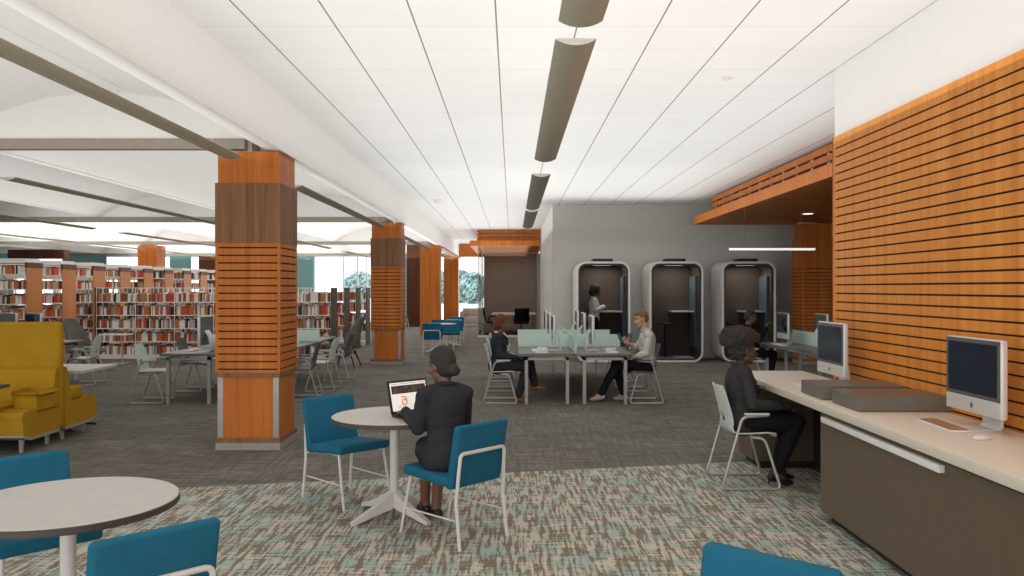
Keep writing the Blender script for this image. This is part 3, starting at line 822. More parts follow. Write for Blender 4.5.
for (a, b, r, lab) in ((0.05, 3.94, (-.3, 4.1), 'taupe half round lamp cut by the top edge of the picture'), (4.25, 8.17, (4.1, 8.7), 'longest looking taupe lamp on the tiled ceiling, second in the row'),
                       (9.27, 13.2, (8.7, 13.4), 'taupe half round lamp third along the tiled ceiling')):
    pendant(.33, a, b, lab, reach=r, **CW_)
pendant(.33, 13.58, 17.33, 'small far taupe lamp just above the meeting room slats', power=1.12, reach=(13.4, 18.3), more=(18.3, 36.5, 2.9, -1.2), **CW_)  # extra fill added past the last lamp, where none hangs
B1, B2, B3, B4 = (-.6, 8.45), (8.9, 17.85), (18.35, 27.25), (27.8, 38.5)
EDGE = dict(width=2.35, shift=-.84)
pendant(-2.74, -.4, 8.0, 'long taupe lamp ending at the large near column', reach=B1, power=.74, **EDGE)
pendant(-2.74, 10.3, 17.1, 'long taupe lamp between the two slatted columns', reach=B2, power=.74, **EDGE)
pendant(-2.74, 19.2, 26.3, 'long taupe lamp ending at the plain column by the cafe tables', reach=B3, power=1.4, **EDGE)
pendant(-2.74, 28.7, 36.5, 'far long lamp running to the last column', reach=B4, power=1.7, **EDGE)
pendant(-5.88, -.4, 8.26, 'long lamp in the second vault row, overhead out of sight', reach=B1, power=.74)
pendant(-5.88, 9.55, 17.1, 'long thin taupe lamp passing behind the top of the near column', reach=B2, power=.74)
pendant(-5.88, 19, 26.3, 'thin lamp seen between the two slatted columns', reach=B3, power=1.4)
pendant(-5.88, 28.7, 36.3, 'far thin lamp ending at the second slatted column', reach=B4, power=1.7)
pendant(-9.03, 10.2, 17.6, 'thin lamp above the yellow settee side', reach=B2, power=.8)
pendant(-9.03, 19, 26.8, 'thin lamp above the long low bookcase', reach=B3, power=1.4)
pendant(-9.03, 28.7, 36.3, 'far thin lamp past the tall bookcases, second vault row', reach=B4, power=1.8)
pendant(-15.32, 19.2, 26.6, 'thin lamp high over the tall bookcases near the picture edge', reach=B3, power=1.6, width=3)
pendant(-12.17, 19.2, 27.0, 'thin lamp reaching the wood column among the bookcases', reach=B3, power=1.4, width=3.1)
pendant(-12.17, 28.7, 36.3, 'far thin lamp beyond the wood column among bookcases', reach=B4, power=1.7, width=6, shift=-2)

# ------------------------------------------------------------------ outdoors
tag(MB().box(-45, 30, 39.2, 120, -.4, -.05).build('ground_outdoors', 'ext_ground', smooth=False), kind='structure')
def leaf_ball(mb, c, r, n, seed):
    rnd = random.Random(seed)
    for i in range(n):
        d = Vector((rnd.gauss(0, 1), rnd.gauss(0, 1), rnd.gauss(0, 1))).normalized() * (r * rnd.random() ** .35)
        d.z *= 1.1; p = Vector(c) + d
        u = Vector((rnd.gauss(0, 1), rnd.gauss(0, 1), rnd.gauss(0, 1))).normalized(); w = u.orthogonal().normalized()
        k = u.cross(w); s = .22 + .2 * rnd.random()
        mb.add([p - w * s, p + k * s * .5, p + w * s, p - k * s * .5], [(0, 1, 2, 3)])
for i, (x, y, h, r, lab) in enumerate(((-7.8, 92, 3.5, 1.7, 'hazy green tree outside, seen right of the last column'), (-4.4, 90, 3.3, 1.6, 'hazy green tree outside by the meeting room edge'),
                                       (-6.0, 96, 3.7, 1.8, 'hazy green tree outside between two others'), (-17.2, 92, 3.5, 1.7, 'small pale tree outside above the dark bookcase ends'))):
    t = thing('tree', lab, 'tree', (x, y, -.05))
    mb = MB(); leaf_ball(mb, (0, 0, h - r), r, 1100, i); mb.build('crown', 'leaf', t, smooth=False)
    mb = MB(); mb.tube([(0, 0, 0), (.05, 0, h * .35), (0, .05, h - r)], .1, 8, radii=[.16, .12, .07]); mb.build('trunk', 'bark', t)
# ------------------------------------------------------------------ furniture builders
def sled_chair(label, shell_mat, group=None):
    """open shell chair on a bent tube sled frame with arms; faces +x"""
    t = thing('sled_chair', label, 'chair', group=group)
    prof = [(.235, .415), (.215, .438), (.15, .447), (.02, .440), (-.09, .437), (-.135, .455), (-.158, .50), (-.175, .58), (-.195, .66), (-.222, .76), (-.25, .855)]
    hw = [.19, .215, .225, .225, .218, .212, .208, .205, .20, .19, .15]
    pts = []
    for i in range(len(prof) - 1):
        for k in range(2): 
            s = k / 2; a, b = prof[i], prof[i + 1]
            pts.append((a[0] + (b[0] - a[0]) * s, a[1] + (b[1] - a[1]) * s, hw[i] + (hw[i + 1] - hw[i]) * s))
    pts.append((*prof[-1], hw[-1]))
    bm = bmesh.new(); nw = 12; rows = []
    for (x, z, w) in pts:
        r = []
        for j in range(nw + 1):
            u = -1 + 2 * j / nw
            back = max(0, min(1, (z - .46) / .1))
            r.append(bm.verts.new((x + back * .035 * u * u, u * w, z + (1 - back) * .02 * abs(u) ** 3)))
        rows.append(r)
    for i in range(len(rows) - 1):
        for j in range(nw):
            zc = (rows[i][j].co.z + rows[i + 1][j].co.z) / 2
            if .535 < zc < .60 and 4 <= j <= 7 and rows[i][j].co.x < -.1: continue      # the hand slot
            bm.faces.new((rows[i][j], rows[i][j + 1], rows[i + 1][j + 1], rows[i + 1][j]))
    bmesh.ops.recalc_face_normals(bm, faces=bm.faces[:])
    bmesh.ops.solidify(bm, geom=bm.faces[:], thickness=.011)
    mb = MB(); mb.bm(bm); mb.build('shell', shell_mat, t, sharp=50)
    for s in (-1, 1):
        y = s * .275; ys = s * .20
        p = [(.14, y, .625), (-.075, y, .61), (-.245, y, .013), (.245, y, .013), (.125, ys * 1.12, .425), (.02, ys, .428)]
        MB().tube(fillet(p, .05), .0125, 8).build('side_frame', 'tube', t)
        MB().rbox(-.06, .15, y - .02, y + .02, .625, .642, .008).build('armrest', shell_mat if shell_mat != 'charcoal' else 'charcoal', t)
    mb = MB()
    mb.tube([(.10, -.22, .425), (.10, .22, .425)], .009, 7); mb.tube([(-.115, -.275, .46), (-.10, -.2, .43), (-.10, .2, .43), (-.115, .275, .46)], .009, 7)
    mb.build('cross_bar', 'tube', t)
    return t

def blue_chair(label, group=None):
    """upholstered side chair; faces +x"""
    t = thing('side_chair', label, 'chair', group=group)
    def bend(v):
        return (v.x, v.y, v.z + .03 * max(0, v.x / .25) - .012 * (1 - (v.y / .25) ** 2) * (1 if v.z > .4 else 0))
    MB().rbox(-.20, .25, -.235, .235, .385, .452, .022, 4, bend=bend).build('seat', 'blue', t)
    def tilt(v):
        return (v.x - (v.z - .42) * .20 - .02 * (1 - (v.y / .25) ** 2), v.y, v.z)
    MB().rbox(-.235, -.175, -.235, .235, .375, .795, .022, 4, bend=tilt).build('backrest', 'blue', t)
    for s in (-1, 1):
        y = s * .205
        MB().tube([(.195, y, .405), (.285, s * .222, .0)], .0115, 10, radii=[.0125, .010]).build('front_leg', 'white_metal', t)
        MB().tube([(.245, s * .215, .18), (-.255, s * .217, .18)], .006, 7).build('stretcher', 'white_metal', t)
    u = [(-.305, -.222, 0), (-.222, -.212, .40), (-.292, -.205, .612), (-.306, 0, .618), (-.292, .205, .612), (-.222, .212, .40), (-.305, .222, 0)]
    u = [(-.300, -.222, 0), (-.262, -.218, .30), (-.290, -.205, .612), (-.290, .205, .612), (-.262, .218, .30), (-.300, .222, 0)]
    MB().tube(fillet(u, .035), .0125, 10).build('rear_frame', 'white_metal', t)
    MB().tube([(-.268, -.215, .36), (-.16, -.19, .395), (.18, -.19, .40)], .009, 7).tube([(-.268, .215, .36), (-.16, .19, .395), (.18, .19, .40)], .009, 7).build('seat_rail', 'white_metal', t)
    return t

def round_table(label, R=.46, rz=PI / 4, group=None):
    t = thing('round_table', label, 'table', group=group); t.rotation_euler.z = rz
    MB().lathe([(R - .03, .70), (R - .003, .708), (R - .003, .737), (R - .008, .741)], 72).build('tabletop', 'laminate', t)
    mb = MB(); n = 72
    for (r0, z0, r1, z1) in ((R - .003, .706, R, .709), (R, .709, R, .735), (R, .735, R - .003, .738)):
        b = [(r0 * math.cos(2 * PI * k / n), r0 * math.sin(2 * PI * k / n), z0) for k in range(n)] + [(r1 * math.cos(2 * PI * k / n), r1 * math.sin(2 * PI * k / n), z1) for k in range(n)]
        mb.add(b, [(k, (k + 1) % n, n + (k + 1) % n, n + k) for k in range(n)])
    mb.build('edge_band', 'edge', t)
    MB().lathe([(.036, .10), (.033, .2), (.033, .64), (.05, .66), (.14, .69), (.14, .702)], 24).build('pedestal', 'white_metal', t)
    for k in range(4):
        a = PI / 2 * k; mb = MB(); mb.X = Matrix.Rotation(a, 4, 'Z')
        vs = []; st = [(.0, .034, .20, .085), (.06, .032, .165, .055), (.2, .028, .09, .035), (.36, .024, .032, .004), (.385, .02, .024, .002)]
        for x, w, zt, zb in st: vs += [(x, -w, zb), (x, w, zb), (x, w * .8, zt), (x, -w * .8, zt)]
        fs = [(0, 1, 2, 3)]
        for i in range(len(st) - 1):
            o = 4 * i
            for j in range(4): fs.append((o + j, o + 4 + j, o + 4 + (j + 1) % 4, o + (j + 1) % 4))
        o = 4 * (len(st) - 1); fs.append((o + 3, o + 2, o + 1, o))
        fs = [tuple(reversed(f)) for f in fs]
        mb.add(vs, fs); mb.tube([(.365, 0, 0), (.365, 0, .012)], .014, 8)
        mb.build('foot', 'white_metal', t, sharp=40)
    return t

def bench(label, n=3, seat=1.42, depth=.82, screens=True, cross=True):
    """double row of desks along y; near end at y=0, middle at x=0"""
    t = thing('desk_bench', label, 'desk'); L = n * seat; D = depth
    for s in (-1, 1):
        for k in range(n):
            MB().rbox(s * .006, s * D, k * seat + .003, (k + 1) * seat - .003, .695, .73, .004, 2).build('tabletop', 'bench_top', t)
    ys = [.03, L - .09]
    for s in (-1, 1):
        for y in ys:
            mb = MB(); x0, x1 = s * .10, s * (D - .08)
            xa, xb = min(x0, x1), max(x0, x1)
            mb.box(xa, xa + .047, y, y + .05, 0, .675); mb.box(xb - .047, xb, y, y + .05, 0, .675); mb.box(xa, xb, y, y + .05, .637, .675)
            mb.build('leg_frame', 'bench_leg', t, smooth=False)
        mb = MB(); mb.box(s * .12, s * .16, .06, L - .06, .66, .695); mb.box(s * (D - .16), s * (D - .12), .06, L - .06, .66, .695)
        mb.build('rail', 'edge', t, smooth=False)
    if screens:
        MB().rbox(-.008, .008, .0, L - .05, .732, .955, .003, 1).build('spine_screen', 'screen_teal', t, smooth=False)
        for k in (range(1, n) if cross else ()):
            y = k * seat - (.02 if k == n else 0)
            for s in (-1, 1):
                MB().rbox(s * .012, s * (D + .0), y - .006, y + .006, .732, .935, .003, 1).build('cross_screen', 'screen_teal', t, smooth=False)
    return t

def apple_logo(mb, c, s, ydir=1):
    """small bitten apple mark with leaf, in the y-z plane at x=c[0]"""
    pts = []
    for k in range(24):
        a = 2 * PI * k / 24; r = s * (1 - .12 * math.cos(2 * a) * 0 - .16 * abs(math.sin(a)) ** 8 * (1 if math.sin(a) > 0 else .6))
        y, z = r * .88 * math.cos(a), r * math.sin(a)
        dy, dz = y - s * .98, z - s * .08
        if dy * dy + dz * dz < (s * .42) ** 2:
            d = math.hypot(dy, dz) or 1; y = s * .98 + dy / d * s * .42; z = s * .08 + dz / d * s * .42
        pts.append((c[1] - y * ydir, c[2] + z))
    mb.prism(pts, 'x', c[0], c[0] - .0012)
    lf = [(c[1] - ydir * (s * .05 + s * .22 * math.cos(a)), c[2] + s * 1.28 + s * .3 * math.sin(a)) for a in [2 * PI * k / 10 for k in range(10)]]
    mb.prism(lf, 'x', c[0], c[0] - .0012)

def desktop(label, z0=0.0, w=.565, group=None):
    """all-in-one computer, screen facing -x, base at z=0"""
    t = thing('desktop_computer', label, 'computer', group=group)
    hw = w / 2
    MB().rbox(-.022, .022, -hw, hw, .09, .53, .014, 3).build('casing', 'alu', t)
    MB().rbox(.0195, .0232, -hw + .014, hw - .014, .10, .52, .002, 1).build('back_cover', 'bezel', t, smooth=False)
    mb = MB(); mb.rbox(-.0245, -.018, -hw + .004, hw - .004, .094, .182, .003, 1); ch = mb.build('chin', 'chin', t, smooth=False)
    mb = MB(); apple_logo(mb, (-.0246, 0, .138), .017, 1); mb.build('logo', 'logo', ch, smooth=False)
    mb = MB(); mb.rbox(-.0245, -.018, -hw + .006, hw - .006, .184, .524, .003, 1); d = mb.build('display', 'bezel', t, smooth=False)
    MB().box(-.0252, -.0246, -hw + .032, hw - .032, .208, .500).build('screen', 'screen_dark', d, smooth=False)
    mb = MB()
    pts = [(.022, .30), (.075, .23), (.105, .12), (.10, .02), (.09, .004), (-.10, .004), (-.10, .0), (.115, .0), (.118, .03), (.122, .13), (.09, .25), (.03, .33)]
    for i in range(len(pts) // 2): pass
    p = [(.022, .32), (.022, .29), (.07, .215), (.092, .11), (.088, .022), (.07, .008), (-.105, .006), (-.105, 0), (.10, 0), (.112, .02), (.112, .12), (.085, .235)]
    mb.prism(p, 'y', -.085, .085); mb.build('stand', 'alu', t, sharp=30)
    return t
def keyboard(label, key_mat='keys', group=None, L=.44):
    t = thing('keyboard', label, 'keyboard', group=group)
    MB().rbox(-.06, .06, -L / 2, L / 2, 0, .012, .005, 2).build('tray', 'keys', t)
    mb = MB()
    for r in range(5):
        for c in range(14):
            x = -.048 + r * .021; y = -L / 2 + .012 + c * (L - .024) / 14
            mb.box(x, x + .0175, y, y + (L - .024) / 14 - .004, .0115, .016)
    mb.build('keys', key_mat, t, smooth=False)
    return t
def mouse(label, group=None):
    t = MB().ell((0, 0, .008), (.055, .03, .016), n=18, k=10)
    mb = MB()
    for v, f in ((t.v, t.f),):
        mb.add([(x, y, max(0, z)) for x, y, z in v], f)
    o = mb.build('mouse', 'keys'); tag(o, label, 'mouse', group); return o

# ------------------------------------------------------------------ phone booth
def rr(W, H, r, n=8):
    pts = []
    for cx, cz, a0 in ((W / 2 - r, H - r, 0), (-W / 2 + r, H - r, 90), (-W / 2 + r, r, 180), (W / 2 - r, r, 270)):
        for k in range(n + 1):
            a = math.radians(a0 + 90 * k / n); pts.append((cx + r * math.cos(a), cz + r * math.sin(a)))
    return pts
def ring(mb, outer, inner, y0, y1):
    n = len(outer)
    vs = [(x, y0, z) for x, z in outer] + [(x, y0, z) for x, z in inner] + [(x, y1, z) for x, z in outer] + [(x, y1, z) for x, z in inner]
    fs = []
    for i in range(n):
        j = (i + 1) % n
        fs += [(i, n + i, n + j, j), (2 * n + i, 2 * n + j, 3 * n + j, 3 * n + i), (i, j, 2 * n + j, 2 * n + i), (n + i, 3 * n + i, 3 * n + j, n + j)]
    mb.add(vs, fs)
def inset(W, H, r, d): return [(x, z + d) for x, z in rr(W - 2 * d, H - 2 * d, max(.02, r - d))]
def booth(label, stool=False):
    W, H, r, D = 1.22, 2.28, .23, 1.02
    t = thing('phone_booth', label, 'phone booth')
    mb = MB(); ring(mb, rr(W, H, r), inset(W, H, r, .045), 0, D); mb.build('shell', 'booth', t, sharp=30)
    mb = MB(); ring(mb, inset(W, H, r, .0455), inset(W, H, r, .088), .012, .06); fr = mb.build('door_frame', 'black', t, sharp=30)
    MB().tube([(.45, -.03, .95), (.45, -.03, 1.35)], .012, 8).tube([(.45, -.03, 1.0), (.45, .02, 1.0)], .008, 6).tube([(.45, -.03, 1.3), (.45, .02, 1.3)], .008, 6).build('handle', 'black', fr)
    mb = MB(); mb.prism(inset(W, H, r, .087), 'y', .03, .038); mb.build('door_glass', 'booth_glass', t, smooth=False)
    mb = MB(); mb.prism(inset(W, H, r, .046), 'y', D - .06, D - .02); mb.build('back_panel', 'booth_in', t, smooth=False)
    mb = MB(); ring(mb, inset(W, H, r, .046), inset(W, H, r, .06), .062, D - .061); mb.build('lining', 'booth_in', t, sharp=30)
    MB().box(.49, .545, .3, .9, .3, 1.95).build('side_panel', M['bpan'], t, smooth=False)
    MB().rbox(-.02, .52, .42, .95, 1.115, 1.145, .006).build('shelf', 'keys', t)
    MB().rbox(-.46, .46, .10, .9, .062, .085, .004).build('floor_plate', 'keys', t)
    MB().rbox(-.23, .23, .08, .5, H + .0, H + .07, .02).build('roof_vent', 'black', t)
    MB().box(-.2, .2, .28, .34, H - .085, H - .075).build('light_strip', 'interior_light', t, smooth=False)
    l = bpy.data.lights.new('booth_lamp', 'AREA'); l.shape = 'RECTANGLE'; l.size = .6; l.size_y = .4; l.energy = 8; l.color = (1, .93, .84)
    lo = bpy.data.objects.new('booth_lamp', l); lo.location = (0, .5, H - .09); lo.parent = t; COL.objects.link(lo)
    return t
M['bpan'] = plain('blue_grey_panel', (.12, .15, .18), .5)
def stool(label):
    t = thing('bar_stool', label, 'stool')
    MB().lathe([(.17, .74), (.19, .75), (.19, .775), (.17, .785), (.001, .786)], 24).build('seat', 'black', t)
    MB().tube([(0, 0, .02), (0, 0, .75)], .025, 10).build('post', 'black', t)
    MB().lathe([(.20, 0), (.20, .012), (.03, .03)], 24).build('base', 'black', t)
    mb = MB(); mb.tube([(.14 * math.cos(2 * PI * k / 20), .14 * math.sin(2 * PI * k / 20), .28) for k in range(20)], .009, 6, closed=True)
    mb.tube([(-.14, 0, .28), (.14, 0, .28)], .008, 6); mb.build('foot_ring', 'black', t)
    return t

def lounge_chair(label):
    """high-backed shell chair on splayed wood legs; faces +x"""
    t = thing('lounge_chair', label, 'lounge chair')
    prof = [(.36, .36), (.30, .40), (.1, .375), (-.08, .36), (-.17, .42), (-.22, .55), (-.27, .75), (-.33, .95), (-.385, 1.10)]
    hw = [.24, .29, .31, .31, .305, .29, .26, .22, .15]
    bm = bmesh.new(); rows = []; nw = 12
    for i in range(len(prof) - 1):
        for k in range(3):
            s = k / 3; a, b = prof[i], prof[i + 1]; x = a[0] + (b[0] - a[0]) * s; z = a[1] + (b[1] - a[1]) * s; w = hw[i] + (hw[i + 1] - hw[i]) * s
            r = []
            for j in range(nw + 1):
                u = -1 + 2 * j / nw; bk = max(0, min(1, (z - .38) / .2))
                r.append(bm.verts.new((x + (.34 * bk * (1.22 - z) * u ** 4), u * w, z + (.18 * (1 - bk * .4) * max(0, (.30 - x)) if x > -.2 else 0) * u ** 6)))
            rows.append(r)
    for i in range(len(rows) - 1):
        for j in range(nw): bm.faces.new((rows[i][j], rows[i][j + 1], rows[i + 1][j + 1], rows[i + 1][j]))
    bmesh.ops.recalc_face_normals(bm, faces=bm.faces[:]); bmesh.ops.solidify(bm, geom=bm.faces[:], thickness=.05)
    bmesh.ops.bevel(bm, geom=[e for e in bm.edges if e.calc_face_angle(0) > .9], offset=.012, segments=2, affect='EDGES')
    MB().bm(bm).build('shell', 'lounge_grey', t, sharp=60)
    for sx in (-1, 1):
        for sy in (-1, 1):
            MB().tube([(sx * .14 + .05, sy * .14, .345), (sx * .26 + .04, sy * .24, 0)], .018, 8, radii=[.022, .014]).build('leg', 'dark_wood', t)
    MB().tube([(-.1, -.15, .27), (.2, -.15, .27)], .012, 6).tube([(-.1, .15, .27), (.2, .15, .27)], .012, 6).tube([(.05, -.15, .275), (.05, .15, .275)], .012, 6).build('underframe', 'dark_wood', t)
    return t
# ------------------------------------------------------------------ placing the furniture
def put(o, x, y, rz=0, z=0):
    o.location = (x, y, z); o.rotation_euler = (0, 0, rz); return o
D = math.radians
# round cafe tables and blue chairs
ta = put(round_table('round cafe table holding the open laptop'), -.87, 6.07, D(47))
tb = dup(ta, (-1.965, 3.63, 0), D(20), 'round cafe table cut off by the picture edge, no laptop')
tc = dup(ta, (-1.92, 21.6, 0), D(30), 'distant round cafe table, the nearer of two by the plain column')
td = dup(ta, (-1.92, 24.0, 0), D(10), 'distant round cafe table, the farther one of two')
GC = 'blue cafe chairs'
c0 = put(blue_chair('blue chair the laptop user in the dark suit sits on', GC), -.405, 5.60, math.atan2(.675, -.737))
dup(c0, (-1.31, 6.53, 0), D(-45), 'empty blue chair on the far side of the laptop table')
dup(c0, (-2.40, 4.14, 0), D(-44), 'blue chair half hidden behind the big foreground tabletop')
dup(c0, (-1.50, 3.21, 0), D(135), 'blue chair seen from behind at the big foreground tabletop')
dup(c0, (.668, 2.50, 0), D(-131), 'lone blue chair cut by the bottom edge near the counter cabinet')
dup(c0, (-2.02, 20.9, 0), D(90), 'distant blue chair seen from behind, white frame facing us')
dup(c0, (-1.72, 22.5, 0), D(-105), 'distant blue chair on the window side of the nearer table')
dup(c0, (-1.98, 23.3, 0), D(80), 'distant blue chair pushed in at the front of the farther table')
dup(c0, (-1.78, 24.85, 0), D(-110), 'distant blue chair on the meeting room side of the farther table')
dup(c0, (-4.7, 36.2 - 1.6, 0), D(60), 'tiny blue chair by the dark slatted screen and teal strip')
s = thing('sofa', 'beige sofa by the end window beside the meeting room', 'sofa', (-1.75, 36.4, 0))
MB().rbox(-.46, .46, -.4, .4, .10, .42, .04).build('seat', 'sofa', s); MB().rbox(-.46, .46, .2, .42, .35, .78, .06).build('backrest', 'sofa', s)
for sx in (-1, 1): MB().rbox(sx * .38, sx * .5, -.4, .4, .10, .6, .04).build('armrest', 'sofa', s)
for sx in (-1, 1):
    for sy in (-1, 1): MB().tube([(sx * .42, sy * .33, .1), (sx * .44, sy * .35, 0)], .02, 8).build('leg', 'dark_wood', s)

# laptop
lp = thing('laptop', 'open black laptop showing a web page on the cafe table', 'laptop', (-.745, 6.085, .7405), math.atan2(-.675, .737) - .0)
lp.rotation_euler.z = math.atan2(-.70, .715)
MB().rbox(0, .245, -.185, .185, .002, .02, .006, 2).build('base', 'black', lp)
mb = MB()
for r in range(5):
    for c in range(13): mb.box(.03 + r * .021, .047 + r * .021, -.165 + c * .0255, -.143 + c * .0255, .0195, .0225)
mb.build('keys', 'charcoal', lp, smooth=False)
T = Matrix.Translation((0, 0, .018)) @ Matrix.Rotation(D(-14), 4, 'Y')
mb = MB(); mb.X = T; mb.rbox(-.008, .004, -.185, .185, 0, .245, .004, 2); lid = mb.build('lid', 'black', lp)
mb = MB(); mb.X = T; mb.box(.004, .0052, -.168, .168, .02, .228); sc = mb.build('screen', 'page', lid, smooth=False)
mb = MB(); mb.X = T; mb.box(.0052, .0058, -.158, .160, .145, .205); mb.build('photo_banner', 'photo_strip', sc, smooth=False)
mb = MB(); mb.X = T
# orange mark: an open ring with a hooked tail, and a second ring cut by the arm
pts = [(.0062, -.055 + .022 * math.cos(a), .082 + .020 * math.sin(a)) for a in [D(20 + 320 * k / 20) for k in range(21)]]
mb.tube(pts, .0048, 6); mb.tube([(.0062, -.078, .118), (.0062, -.060, .124), (.0062, -.040, .117), (.0062, -.033, .100), (.0062, -.034, .070)], .0045, 6)
pts = [(.0062, .085 + .022 * math.cos(a), .090 + .020 * math.sin(a)) for a in [D(60 + 300 * k / 20) for k in range(21)]]
mb.tube(pts, .0048, 6); mb.build('orange_mark', 'orange', sc)
mb = MB(); mb.X = T
for y0, y1, z in ((-.12, -.03, .045), (-.10, -.05, .033), (.04, .14, .045), (-.16, .16, .215)): mb.box(.0052, .0057, y0, y1, z, z + .005)
mb.build('text_lines', 'grey_line', sc, smooth=False)

# desk benches
bc = put(bench('grey desk bench with aqua screens between the seated woman and man'), .925, 11.82)
bl = put(bench('grey desk bench partly hidden by the large near column'), -4.26, 11.82)
br = put(bench('grey desk bench under the wood canopy', depth=.56, cross=False), 4.90, 10.1)
b4 = put(bench('grey desk end behind the yellow settee', n=2, screens=False), -8.68, 12.2)
def seat_set(bx, y, side, lab, first=[None]):
    z = .7305
    if first[0] is None:
        first[0] = desktop('x', w=.54); o = first[0]; o['label'] = lab
    else: o = dup(first[0], label=lab)
    o['group'] = 'desktop computers'
    o.location = (bx + side * .29, y, z); o.rotation_euler.z = PI if side > 0 else 0
    return o
N3 = ('first', 'second', 'third')
for k in range(3):
    y = 11.82 + .71 + 1.42 * k
    seat_set(.925, y, 1, f"{N3[k]} white monitor from the front on the standing-light man's side".replace('standing-light man', 'phone-holding man'))
    seat_set(.925, y, -1, f"{N3[k]} white monitor from the front on the ponytailed woman's side")
seat_set(-4.26, 12.55, 1, 'monitor behind the near column, column side of its desk bench')
oL = seat_set(-4.26, 12.3, -1, 'grey-backed monitor just beside the large near column'); oL.location.x = -4.60
oR = seat_set(5.22, 13.9, -1, "monitor facing the phone user's seat on the canopy desk")
oR.location.x = 4.60; oR = seat_set(5.22, 13.4, 1, 'grey-backed monitor on the far side of the canopy desk')
oR.location.x = 5.06
m1 = seat_set(-7.76, 13.8, -1, 'dark monitor above the yellow settee, beside the grey lounge chair'); m1.rotation_euler.z = D(55)
m2 = seat_set(-8.85, 13.9, 1, 'grey-backed monitor above the yellow settee near the picture edge'); m2.rotation_euler.z = D(-115)
kb0 = keyboard('x'); kb0['label'] = 'white keyboard in front of the phone-holding man'; kb0['group'] = 'white keyboards'
kb0.location = (1.45, 12.45, .7305)
dup(kb0, (.36, 12.45, .7305), PI, 'white keyboard in front of the ponytailed woman')
dup(kb0, (1.45, 13.95, .7305), 0, 'white keyboard at the second seat on the man side')
dup(kb0, (.36, 13.95, .7305), 0, 'white keyboard at the second seat on the ponytail side')
dup(kb0, (4.45, 13.7, .7305), 0, 'white keyboard on the canopy desk')
dup(kb0, (-4.83, 12.5, .7305), 0, 'white keyboard on the desk beside the near column')
ms0 = mouse('white mouse beside the phone-holding man\'s keyboard', 'white mice'); ms0.location = (1.45, 12.14, .7305)
def phone_unit(label, loc, rz):
    t = thing('desk_phone', label, 'telephone', loc, rz)
    MB().prism([(-.09, 0), (.09, 0), (.09, .02), (-.07, .065), (-.09, .06)], 'y', -.08, .08).build('body', 'keys', t, smooth=False)
    MB().rbox(-.085, .06, -.075, -.03, .05, .078, .01).build('handset', 'keys', t)
    return t
ph = phone_unit('white desk phone on the ponytailed woman\'s desk', (.43, 12.02, .7305), PI)
dup(ph, (1.46, 12.02, .7305), 0, 'white desk phone on the phone-holding man\'s desk')
dup(ms0, (4.45, 13.38, .7305), 0, 'white mouse on the canopy desk')

# sled chairs
GM, GK = 'pale mint sled chairs', 'charcoal sled chairs'
mint = sled_chair('mint chair under the puff-haired woman at the counter', 'mint', GM); put(mint, 1.985, 7.07, 0)
char = sled_chair('charcoal chair under the phone-holding man', 'charcoal', GK); put(char, 1.95, 12.13, PI)
dup(mint, (-.17, 12.13, 0), 0, 'mint chair under the ponytailed woman')
dup(mint, (-.19, 13.55, 0), 0, 'empty mint chair right behind the ponytailed woman')
dup(mint, (-.17, 14.97, 0), 0, 'third mint chair in the row behind the ponytailed woman')
dup(char, (1.97, 13.55, 0), PI, 'empty charcoal chair right behind the phone-holding man')
dup(char, (1.95, 14.97, 0), PI, 'third charcoal chair in the row behind the man')
dup(mint, (4.1, 14.4, 0), 0, 'mint chair under the seated man in front of the last booth')
dup(mint, (-5.32, 12.15, 0), D(4), 'empty mint chair at the front of the column-side bench')
dup(char, (-5.25, 13.5, 0), 0, 'empty charcoal chair behind the front mint chair, bookcase side')
dup(char, (-3.15, 12.45, 0), PI + .1, 'charcoal chair half hidden by the large near column')
dup(mint, (-3.1, 13.5, 0), PI, 'mint chair between two charcoal ones past the near column')
dup(char, (-3.1, 14.9, 0), PI - .1, 'charcoal chair beside the grey lounge chair')
dup(mint, (-7.42, 14.3, 0), PI + .15, 'mint chair with its back to the bookcase, past the settee')
dup(char, (-8.1, 12.3, 0), D(100), 'charcoal chair in the shade behind the yellow settee')

# lounge chairs and small tables
lc = put(lounge_chair('grey high-backed lounge chair by the dark bookcase ends'), -3.52, 17.6, PI - .12)
dup(lc, (-8.72, 16.6, 0), D(-15), 'grey high-backed lounge chair beyond the yellow settee')
def side_table(label, x, y, h=.62, w=.36):
    t = thing('side_table', label, 'side table', (x, y, 0))
    MB().rbox(-w, w * .6, -.22, .22, h - .025, h, .006).build('top', 'keys', t)
    MB().tube([(.05, 0, .02), (.05, 0, h - .02)], .018, 8).build('post', 'tube', t)
    MB().rbox(-.24, .16, -.2, .2, .0, .018, .006).build('base', 'tube', t)
    return t
st = side_table('small white side table before the bookcase near the wood end', -8.7, 18.2, .66)
dup(st, (-4.45, 17.9, 0), 0, 'small white side table beside the grey lounge chair')
t = thing('square_table', 'beige square table behind the yellow settee', 'table', (-5.4, 9.85, 0))
MB().rbox(-.48, .46, -.45, .42, .69, .73, .006).build('tabletop', 'laminate', t)
MB().tube([(0, 0, .05), (0, 0, .70)], .03, 12).build('pedestal', 'plate', t)
mb = MB()
for k in range(4):
    a = PI / 4 + PI / 2 * k; mb.tube([(0, 0, .07), (.38 * math.cos(a), .38 * math.sin(a), .012)], .02, 8, radii=[.028, .014])
mb.build('foot_base', 'plate', t)
t = thing('square_table', 'dark tablet table corner in front of the yellow settee', 'table', (-5.42, 7.9, 0))
MB().rbox(-.5, .45, -.3, .22, .70, .73, .006).build('tabletop', 'plate', t)
MB().tube([(0, 0, .02), (0, 0, .70)], .03, 12).build('pedestal', 'tube', t)
MB().lathe([(.26, 0), (.26, .012), (.04, .03)], 28).build('foot_base', 'tube', t)

